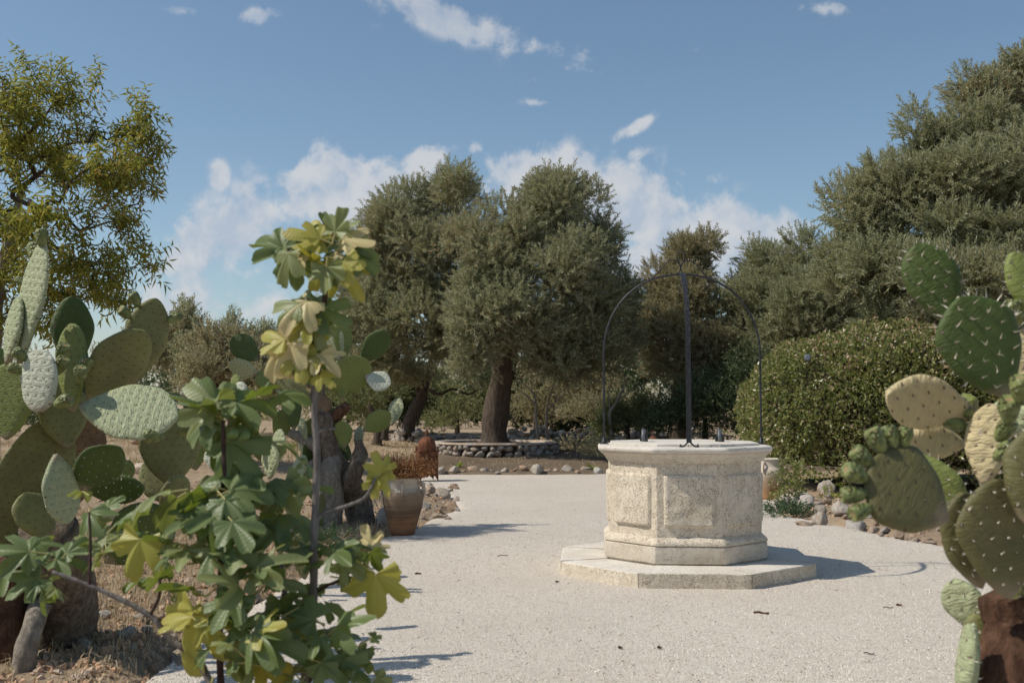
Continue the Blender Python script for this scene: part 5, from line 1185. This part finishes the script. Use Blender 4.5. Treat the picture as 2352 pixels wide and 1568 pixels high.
limb(MC, [(at(640, 985, 11.4), .03), (at(680, 1000, 11.3), .05), (at(740, 1030, 11.1), .07)], M['bark_cactus_pale'], 'branch', seed=11)
for b, t, W, mt, yw, kw in [((592, 828), (533, 773), 58, 'pad_dark', 10, {}), ((592, 858), (525, 838), 46, 'pad_pale', -30, {}), ((789, 828), (788, 735), 44, 'pad_green', 15, dict(fruits=((-.15, 1.3), (.15, 1.3), (.5, 1.3)))), ((782, 828), (740, 752), 66, 'pad_pale', -15, {}), ((828, 832), (893, 762), 56, 'pad_dark', 10, dict(curve=.15)), ((752, 895), (850, 832), 84, 'pad_green', 12, {}), ((838, 862), (896, 885), 48, 'pad_white', -30, {}), ((785, 918), (783, 872), 32, 'pad_green', -20, {}), ((742, 905), (625, 855), 84, 'pad_olive', 15, {}), ((676, 988), (670, 904), 40, 'pad_dark', 15, {}), ((833, 988), (898, 950), 50, 'pad_green', 5, {}), ((899, 977), (914, 912), 30, 'pad_pale', -50, {}), ((792, 1028), (788, 966), 42, 'pad_green', -25, {}), ((806, 1056), (764, 1018), 46, 'pad_dark', 15, {}), ((697, 1048), (694, 958), 36, 'pad_pale', -68, {}), ((674, 1112), (697, 1044), 34, 'pad_pale', -55, {}), ((702, 1062), (722, 1010), 36, 'pad_dark', 30, {}), ((770, 1000), (760, 935), 40, 'pad_green', 20, {}), ((715, 1005), (718, 960), 40, 'pad_green', 20, {}), ((819, 1030), (828, 980), 26, 'pad_pale', -60, {}), ((640, 1012), (655, 940), 44, 'pad_green', 30, {}), ((620, 900), (600, 850), 40, 'pad_green', 30, {}), ((750, 1230), (740, 1130), 40, 'pad_olive', 20, {}), ((745, 960), (735, 905), 46, 'pad_brown', 15, {}), ((835, 838), (845, 815), 14, 'pad_green', 0, {})]:
    pad(MC, b, t, W, 11.1+random.uniform(-.25, .25), mt, yw, spines=.3, spl=.008, sdens=.6, **kw)

# right prickly pear, close to the camera
g = Vector((1.45, 2.75, 0)); RC = empty('prickly_pear', (g.x, g.y, -.02), 'spiny dark green prickly pear with one yellow pad at the right edge', 'cactus')
limb(RC, [(Vector((1.42, 2.75, -.03)), .13), (at(2330, 1900, 2.75), .11), (at(2315, 1560, 2.8), .085), (at(2340, 1440, 2.85), .075), (at(2320, 1360, 2.85), .07)], M['bark_red'], seed=3, gn=.2)
for b, t, W, Y, mt, yw, kw in [
 ((2188, 748), (2112, 558), 122, 3.15, 'pad_dark', 12, dict(spines=1, spl=.024, curve=.05, label='upper dark green pad with white spines')),
 ((2312, 912), (2205, 682), 180, 2.85, 'pad_dark', 22, dict(spines=1, spl=.028, curve=.04, label='large dark green pad with long white spines')),
 ((2236, 950), (2032, 908), 124, 3.05, 'pad_tan', -25, dict(spines=.3, spl=.006, curve=.03, label='yellow wrinkled pad with a white scar')),
 ((2218, 1018), (2083, 1015), 82, 3.15, 'pad_tan', -25, dict(spines=.3, spl=.006)),
 ((2262, 1118), (2268, 926), 96, 3.0, 'pad_tan', -20, dict(spines=.3, spl=.006, fruits=((.35, 1.1), (.55, 1.1)))),
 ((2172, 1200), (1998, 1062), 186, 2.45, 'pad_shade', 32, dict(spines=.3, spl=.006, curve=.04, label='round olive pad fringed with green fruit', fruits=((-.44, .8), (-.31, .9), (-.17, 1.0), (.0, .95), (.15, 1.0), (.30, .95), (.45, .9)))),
 ((2225, 1210), (2105, 1045), 100, 3.0, 'pad_green', -25, dict(spines=1, spl=.018)),
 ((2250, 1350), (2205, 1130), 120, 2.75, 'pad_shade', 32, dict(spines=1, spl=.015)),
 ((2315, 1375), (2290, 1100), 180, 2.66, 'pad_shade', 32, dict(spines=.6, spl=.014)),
 ((2243, 1450), (2190, 1330), 84, 2.95, 'pad_pale', -32, dict(spines=.6, spl=.01)),
 ((2208, 1640), (2236, 1430), 56, 2.75, 'pad_pale', -72, dict(spines=.6, spl=.014)),
 ((2250, 1640), (2275, 1400), 110, 2.9, 'pad_olive', 15, dict(spines=.6, spl=.014)),
 ((2395, 740), (2330, 578), 78, 3.0, 'pad_green', 30, dict(spines=1, spl=.015)),
 ((2375, 900), (2325, 745), 90, 3.1, 'pad_tan', -20, dict(spines=.3, spl=.006, fruits=((-.1, 1.1), (.15, 1.0)))),
 ((2300, 1010), (2345, 910), 90, 3.15, 'pad_pale', -25, dict(spines=.3, spl=.006)),
 ((2360, 1260), (2345, 1050), 90, 3.0, 'pad_tan', -10, dict(spines=.3, spl=.006)),
 ((2235, 960), (2210, 905), 50, 3.1, 'pad_green', -20, dict(spines=.3, spl=.006)),
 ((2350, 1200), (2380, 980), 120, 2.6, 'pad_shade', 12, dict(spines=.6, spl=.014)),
 ((2400, 1500), (2380, 1300), 120, 2.8, 'pad_olive', 12, dict(spines=.6, spl=.014))]:
    pad(RC, b, t, W, Y, mt, yw, **kw)
for (x, y, Y, d, s) in [(2322, 740, 3.0, (0, -.2, 1), 1.0), (2290, 1012, 2.8, (.3, -.6, .8), 1.1), (2318, 975, 2.75, (-.2, -.5, 1), 1.2), (2283, 1055, 2.8, (.5, -.5, .6), 1.0), (2348, 930, 2.7, (-.2, -.3, 1), 1.2)]: freefruit(RC, x, y, Y, d, s)

# ------------------------------------------------------------------ fig tree
def figleaf(seed, mat):
    rnd = random.Random(seed); lobes_ = rnd.choice([[-100, -48, 0, 48, 100], [-95, -45, 0, 45, 95], [-60, 0, 60], [-105, -52, 0, 50, 98]]); ln = {0: 1.0}
    lw = rnd.uniform(13, 17.5); base_r = rnd.uniform(.42, .58)
    def rr(a):
        r = .20
        for c in lobes_:
            L_ = 1.0 if c == 0 else (.82 if abs(c) < 70 else .52); w_ = lw*(1.35 if abs(c) < 70 else 1.5); d = abs(a-c)/w_; r = max(r, L_*math.exp(-(d**4.0)*.62))
        return max(r, base_r)
    angs = []
    a = -128
    while a <= 128: angs.append(a); a += 4.0
    for c in lobes_: angs += [c-.9, c, c+.9]
    angs = sorted(set(round(x, 2) for x in angs)); rings = [0.02, .2, .42, .65, .85, 1.0]; V = []; T = []; UV = []; F = []
    cup, wav, dr = rnd.uniform(-.5, .9), rnd.uniform(.05, .16), rnd.uniform(.1, .9); ph = rnd.uniform(0, 6)
    for a in angs:
        r0 = rr(a); near = min(abs(a-c) for c in lobes_); sg = min(lobes_, key=lambda c: abs(a-c))
        for q in rings:
            r = r0*q
            if q == 1.: r *= 1+.035*math.sin(a*1.9+seed)+.02*math.sin(a*4.7)
            x, y = r*math.sin(R(a)), r*math.cos(R(a)); crease = .10*math.exp(-(near/9.)**2)*r
            z = -cup*(x*x)*.5-dr*max(0, r)**2*.45+wav*math.sin(ph+a*.11)*r+.03*math.sin(ph+x*14)*r*r-crease+.07*r
            V.append((x, y, z)); T.append(1. if near < .3 else 0.); UV.append((near/60.+0, r+0.0))
    n = len(rings)
    for i in range(len(angs)-1):
        for k in range(n-1): F.append((i*n+k, i*n+k+1, (i+1)*n+k+1, (i+1)*n+k))
    return mesh('leaf', V, F, mat, True, tint=T, uv=UV)
FIG = {k: [figleaf(i+j*20, M[k]) for i in range(6)] for j, k in enumerate(('fig_green', 'fig_mid', 'fig_yellow', 'fig_tan'))}
FB = Vector((-.56, 2.95, -.01)); FT = empty('fig_tree', FB, 'young fig tree with lobed green and yellowing leaves in the foreground', 'fig tree')
petA, petB = [], []
def leafto(B, d, nrm, size, mt):
    d = d.normalized(); x = d.cross(nrm).normalized()
    if x.length < .1: x = d.orthogonal().normalized()
    n = x.cross(d).normalized(); me = random.choice(FIG[mt]); s = size
    Mx = Matrix(((x.x*s, d.x*s, n.x*s, 0), (x.y*s, d.y*s, n.y*s, 0), (x.z*s, d.z*s, n.z*s, 0), (0, 0, 0, 1))); Mx.translation = B-FB
    return link('leaf', me, FT, M=Mx)
def leafpx(b, t, Y, mt, node=None, tilt=0., dY=0.):
    B = at(b[0], b[1], Y); T = at(t[0], t[1], Y+dY); d = T-B; up = Vector((random.uniform(-.4, .1), -.75+tilt, .75+random.uniform(-.3, .3)))
    leafto(B, d, up, d.length, mt)
    if node: petA.append(at(node[0], node[1], Y)); petB.append(B)
N1, N2, N3 = (763, 560), (752, 590), (668, 577)
for b, t, mt, nd_ in [((770, 532), (787, 476), 'fig_mid', N1), ((764, 535), (738, 486), 'fig_green', N1), ((778, 530), (812, 505), 'fig_mid', N1), ((742, 550), (655, 520), 'fig_yellow', N1), ((735, 548), (700, 508), 'fig_yellow', N1), ((662, 573), (578, 540), 'fig_green', N3), ((650, 570), (632, 518), 'fig_green', N3), ((662, 582), (635, 655), 'fig_mid', N3), ((672, 585), (682, 655), 'fig_green', N3), ((690, 588), (668, 628), 'fig_tan', N3), ((720, 598), (690, 560), 'fig_yellow', N2),
               ((738, 605), (715, 668), 'fig_yellow', N2), ((750, 612), (748, 668), 'fig_mid', N2), ((762, 590), (822, 622), 'fig_tan', N2), ((768, 585), (735, 612), 'fig_tan', N2), ((802, 560), (872, 596), 'fig_green', N1), ((790, 548), (862, 560), 'fig_tan', N1), ((778, 612), (826, 672), 'fig_yellow', N2), ((772, 600), (768, 660), 'fig_green', N2), ((806, 585), (868, 625), 'fig_green', N1), ((745, 575), (770, 545), 'fig_green', N1), ((800, 545), (820, 520), 'fig_mid', N1), ((785, 600), (800, 655), 'fig_yellow', N2),
               ((705, 692), (640, 745), 'fig_tan', (722, 715)), ((690, 700), (622, 692), 'fig_mid', (722, 715)), ((722, 700), (695, 662), 'fig_green', (722, 715)), ((735, 712), (800, 735), 'fig_green', (722, 715)), ((730, 720), (765, 765), 'fig_mid', (722, 715)), ((705, 735), (650, 790), 'fig_yellow', (722, 720)), ((715, 740), (700, 800), 'fig_yellow', (722, 720)), ((725, 745), (735, 800), 'fig_mid', (722, 720)), ((655, 780), (598, 760), 'fig_yellow', (690, 760)), ((655, 792), (600, 862), 'fig_tan', (700, 765)), ((668, 790), (640, 868), 'fig_tan', (700, 765)),
               ((660, 788), (625, 820), 'fig_yellow', (700, 765)), ((700, 800), (672, 858), 'fig_yellow', (715, 800)), ((705, 812), (712, 870), 'fig_green', (728, 865)), ((690, 815), (690, 875), 'fig_yellow', (715, 870)), ((735, 812), (775, 850), 'fig_tan', (730, 850)), ((720, 860), (690, 880), 'fig_tan', (730, 870)), ((718, 730), (770, 700), 'fig_green', (722, 715)), ((735, 860), (765, 880), 'fig_yellow', (732, 870)),
               ((876, 1085), (862, 1038), 'fig_yellow', (862, 1098)), ((872, 1088), (905, 1060), 'fig_yellow', (862, 1098)), ((868, 1095), (840, 1110), 'fig_yellow', (862, 1098)), ((872, 1095), (900, 1140), 'fig_yellow', (862, 1098)), ((866, 1100), (858, 1145), 'fig_yellow', (862, 1098)),
               ((852, 1262), (835, 1205), 'fig_tan', (836, 1272)), ((856, 1262), (895, 1262), 'fig_mid', (836, 1272)), ((852, 1262), (868, 1215), 'fig_tan', (836, 1272)), ((850, 1268), (868, 1300), 'fig_green', (836, 1272)), ((862, 1318), (860, 1425), 'fig_yellow', (838, 1290)),
               ((448, 1400), (422, 1560), 'fig_yellow', (470, 1390)), ((322, 1238), (290, 1335), 'fig_yellow', (345, 1235)), ((498, 940), (430, 870), 'fig_mid', (512, 965)), ((505, 935), (465, 870), 'fig_green', (512, 965)), ((825, 1500), (808, 1560), 'fig_green', (800, 1510)), ((828, 1520), (830, 1475), 'fig_green', (815, 1550))]:
    leafpx(b, t, 2.95+random.uniform(-.06, .06), mt, nd_, dY=random.uniform(-.05, .05))
fig_whorls = [
    (512, 968, 112, 8, 3.0, .25, 0), (585, 945, 70, 3, 3.05, .3, 0), (610, 985, 90, 3, 3.1, .2, 0), (500, 1145, 108, 8, 2.9, .25, 0), (575, 1120, 90, 6, 3.0, .3, 0), (430, 1180, 102, 7, 2.9, .4, 0), (635, 1165, 84, 6, 3.05, .25, 0),
    (690, 1120, 66, 4, 3.1, .3, 0), (205, 1170, 66, 4, 3.3, .2, .1), (245, 1250, 76, 5, 3.2, .3, .1), (110, 1310, 90, 8, 3.1, .25, .1), (30, 1280, 76, 4, 3.2, .3, 0), (520, 1245, 106, 8, 2.85, .3, .1), (430, 1280, 88, 6, 2.9, .3, .1),
    (645, 1270, 86, 6, 3.0, .25, 0), (560, 1390, 106, 8, 2.8, .25, .05), (470, 1400, 96, 5, 2.85, .3, .15), (650, 1370, 76, 5, 2.95, .3, 0), (760, 1290, 82, 7, 2.95, .5, 0), (745, 1480, 86, 7, 2.85, .25, 0), (570, 1510, 102, 7, 2.75, .3, .1),
    (650, 1460, 86, 5, 2.85, .2, .1), (820, 1545, 58, 4, 2.9, .3, 0), (365, 1330, 66, 5, 3.1, .2, 0), (330, 1290, 56, 3, 3.1, .2, .1), (700, 1560, 76, 5, 2.8, .3, 0), (490, 1530, 86, 4, 2.8, .3, 0), (720, 1400, 56, 3, 3.0, .2, .2)]
for (x, y, Rr, n, Y, greyish, yellowish) in fig_whorls:
    c = at(x, y, Y); rm = Rr*Y/FD
    for k in range(n):
        a = k*2.399+random.uniform(-.4, .4); e = random.uniform(-.55, .75); d = Vector((math.cos(a)*math.cos(e), math.sin(a)*math.cos(e)*.8, math.sin(e))); pl = random.uniform(.035, .07)*random.uniform(.6, 1.2); hh = random.uniform(-.05, .07)
        n0 = c+Vector((0, 0, hh)); B = n0+d*pl; L = rm*random.choice([.45, .65, .8, .9, 1.0]); dd = (d+Vector((0, 0, -.5*random.random()))).normalized(); up = (Vector((0, 0, .9))-d*.15+Vector((random.uniform(-.9, .6), random.uniform(-1.0, .3), 0)))
        pick = random.random(); mt = 'fig_mid' if pick < greyish else ('fig_yellow' if pick > 1-yellowish else 'fig_green')
        if random.random() < .03: mt = 'fig_yellow'
        leafto(B, dd, up, L, mt); petA.append(n0); petB.append(B)
A = np.array([tuple(p-FB) for p in petA]); B = np.array([tuple(p-FB) for p in petB]); v, f = segtubes(A, B, np.full(len(A), .0026), np.full(len(A), .0020), 6); link('leaf_stalks', mesh('leaf_stalks', v, f, M['petiole']), FT)
def stem(pts, r0, r1, mat, name='stem', Y=2.95):
    q = spline([at(p[0], p[1], p[2] if len(p) > 2 else Y) for p in pts], 6); n = len(q); mb = MB(); mb.tube([p-FB for p in q], [(r0+(r1-r0)*i/(n-1))*(1+.10*math.sin(i*2.1)) for i in range(n)], 9); mb.build(name, mat, FT)
stem([(690, 2230, 2.95), (680, 1900), (700, 1570), (718, 1400), (722, 1230), (728, 1050), (722, 950), (728, 870)], .0155, .0072, M['figbark'])
stem([(728, 870), (736, 800), (740, 730), (750, 650), (753, 600), (762, 560), (768, 528)], .0085, .0045, M['figtwig'])
stem([(752, 605), (720, 598), (690, 590), (655, 570)], .0048, .003, M['figtwig'], 'branch')
stem([(728, 868), (712, 888), (700, 870), (690, 850)], .006, .004, M['figbark'], 'branch')
stem([(730, 800), (715, 770), (722, 715)], .005, .0035, M['figtwig'], 'branch'); stem([(722, 775), (690, 765), (655, 790)], .004, .003, M['figtwig'], 'branch')
stem([(726, 992), (745, 986), (772, 984)], .005, .003, M['figbark'], 'branch')
stem([(722, 1200), (745, 1178), (800, 1160), (840, 1140), (862, 1098)], .007, .004, M['figbark'], 'branch')
stem([(560, 2200, 2.9), (575, 1800), (600, 1560), (648, 1440), (655, 1380), (648, 1310), (645, 1270)], .014, .006, M['figbark'])
stem([(655, 1400), (685, 1392), (740, 1350), (790, 1325), (838, 1270)], .006, .004, M['figtwig'], 'branch')
stem([(540, 2200, 2.95), (520, 1800), (505, 1500), (508, 1280), (514, 1100), (512, 965)], .013, .0055, M['figtwig'])
stem([(560, 1900, 2.9), (480, 1560), (390, 1465), (340, 1410), (232, 1355), (120, 1312)], .011, .005, M['figbark'], 'branch')
stem([(345, 1412), (365, 1370), (368, 1330)], .005, .004, M['figtwig'], 'branch'); stem([(205, 1345), (208, 1260), (205, 1175)], .005, .003, M['figtwig'], 'branch')
stem([(700, 1580), (730, 1530), (745, 1480)], .006, .004, M['figtwig'], 'branch'); stem([(760, 1590), (800, 1560), (822, 1540)], .005, .003, M['figtwig'], 'branch'); stem([(600, 1555), (580, 1500), (562, 1395)], .007, .004, M['figtwig'], 'branch')
for (x, y) in ((706, 752), (545, 1010), (520, 1005), (528, 1150), (575, 1160), (470, 1300)):
    mb = MB(); mb.lathe([(.0, 0), (.006, .004), (.012, .016), (.0145, .026), (.011, .036), (.0, .039)], 12); o = mb.build('fig_fruit', M['figfruit'], FT); o.location = at(x, y, 2.95)-FB; o.rotation_euler = (random.uniform(1, 2.2), 0, random.uniform(0, 6))

# ------------------------------------------------------------------ small litter on the gravel
def litter(x, y, L, label, kind):
    g = gr(x, y); z = ground(g.x, g.y)+.006; mb = MB(); a = random.uniform(-.6, .6); l = L*g.y/FD/2; d = Vector((math.cos(a), math.sin(a), 0))
    mb.tube(spline([-d*l, -d*l*.3+Vector((0, .01, .004)), d*l*.4, d*l+Vector((0, -.01, .006))], 3), .003 if kind == 'stick' else .007, 5, flat=None if kind == 'stick' else (1, .35)); o = mb.build('dry_twig' if kind == 'stick' else 'fallen_leaf', M['bark_red'] if kind == 'leaf' else M['bark'], None, loc=(g.x, g.y, z)); tag(o, label, 'twig' if kind == 'stick' else 'fallen leaf', 'litter on the gravel')
litter_labels = ['thin dry twig on the gravel left of the well plinth', 'small brown leaf on the gravel between the fig and the clay pot', 'long brown curled leaf on the gravel in front of the well', 'thin dry twig on the gravel left of the right prickly pear', 'small dark leaf beside the twig left of the right prickly pear', 'small brown leaf near the bottom of the gravel, left one of a pair', 'small brown leaf near the bottom of the gravel, right one of a pair', 'dry twig on the gravel at lower right', 'small brown leaf just left of the well plinth corner']
for i, (x, y, L, k) in enumerate([(1155, 1277, 26, 'stick'), (960, 1318, 14, 'leaf'), (1748, 1409, 34, 'leaf'), (2040, 1398, 20, 'stick'), (2065, 1392, 10, 'leaf'), (1425, 1490, 8, 'leaf'), (1515, 1490, 8, 'leaf'), (1995, 1502, 22, 'stick'), (1280, 1338, 8, 'leaf')]):
    litter(x, y, L, litter_labels[i], k)
n = 700; X = rng.uniform(-2.2, 5, n); Y = 4.8+rng.random(n)**1.4*13; k = sdist(X, Y) > .05; X, Y = X[k], Y[k]; n = len(X)
s = rng.uniform(.003, .009, n)[:, None]*np.array([[1.6, .6, .25]]); Rz = rng.random(n)*6.28; V = OCT[None]*s[:, None]; c_, s_ = np.cos(Rz)[:, None], np.sin(Rz)[:, None]
V = np.stack([V[..., 0]*c_-V[..., 1]*s_, V[..., 0]*s_+V[..., 1]*c_, V[..., 2]], -1)+np.stack([X, Y, gravel_z(X, Y)+.008], -1)[:, None]
tag(link('leaf_litter', mesh('leaf_litter', V.reshape(-1, 3), (OCF[None]+(np.arange(n)*6)[:, None, None]).reshape(-1, 3), M['bark_red'], False)), 'tiny brown leaf fragments scattered over the white gravel', 'leaf litter', kind='stuff')
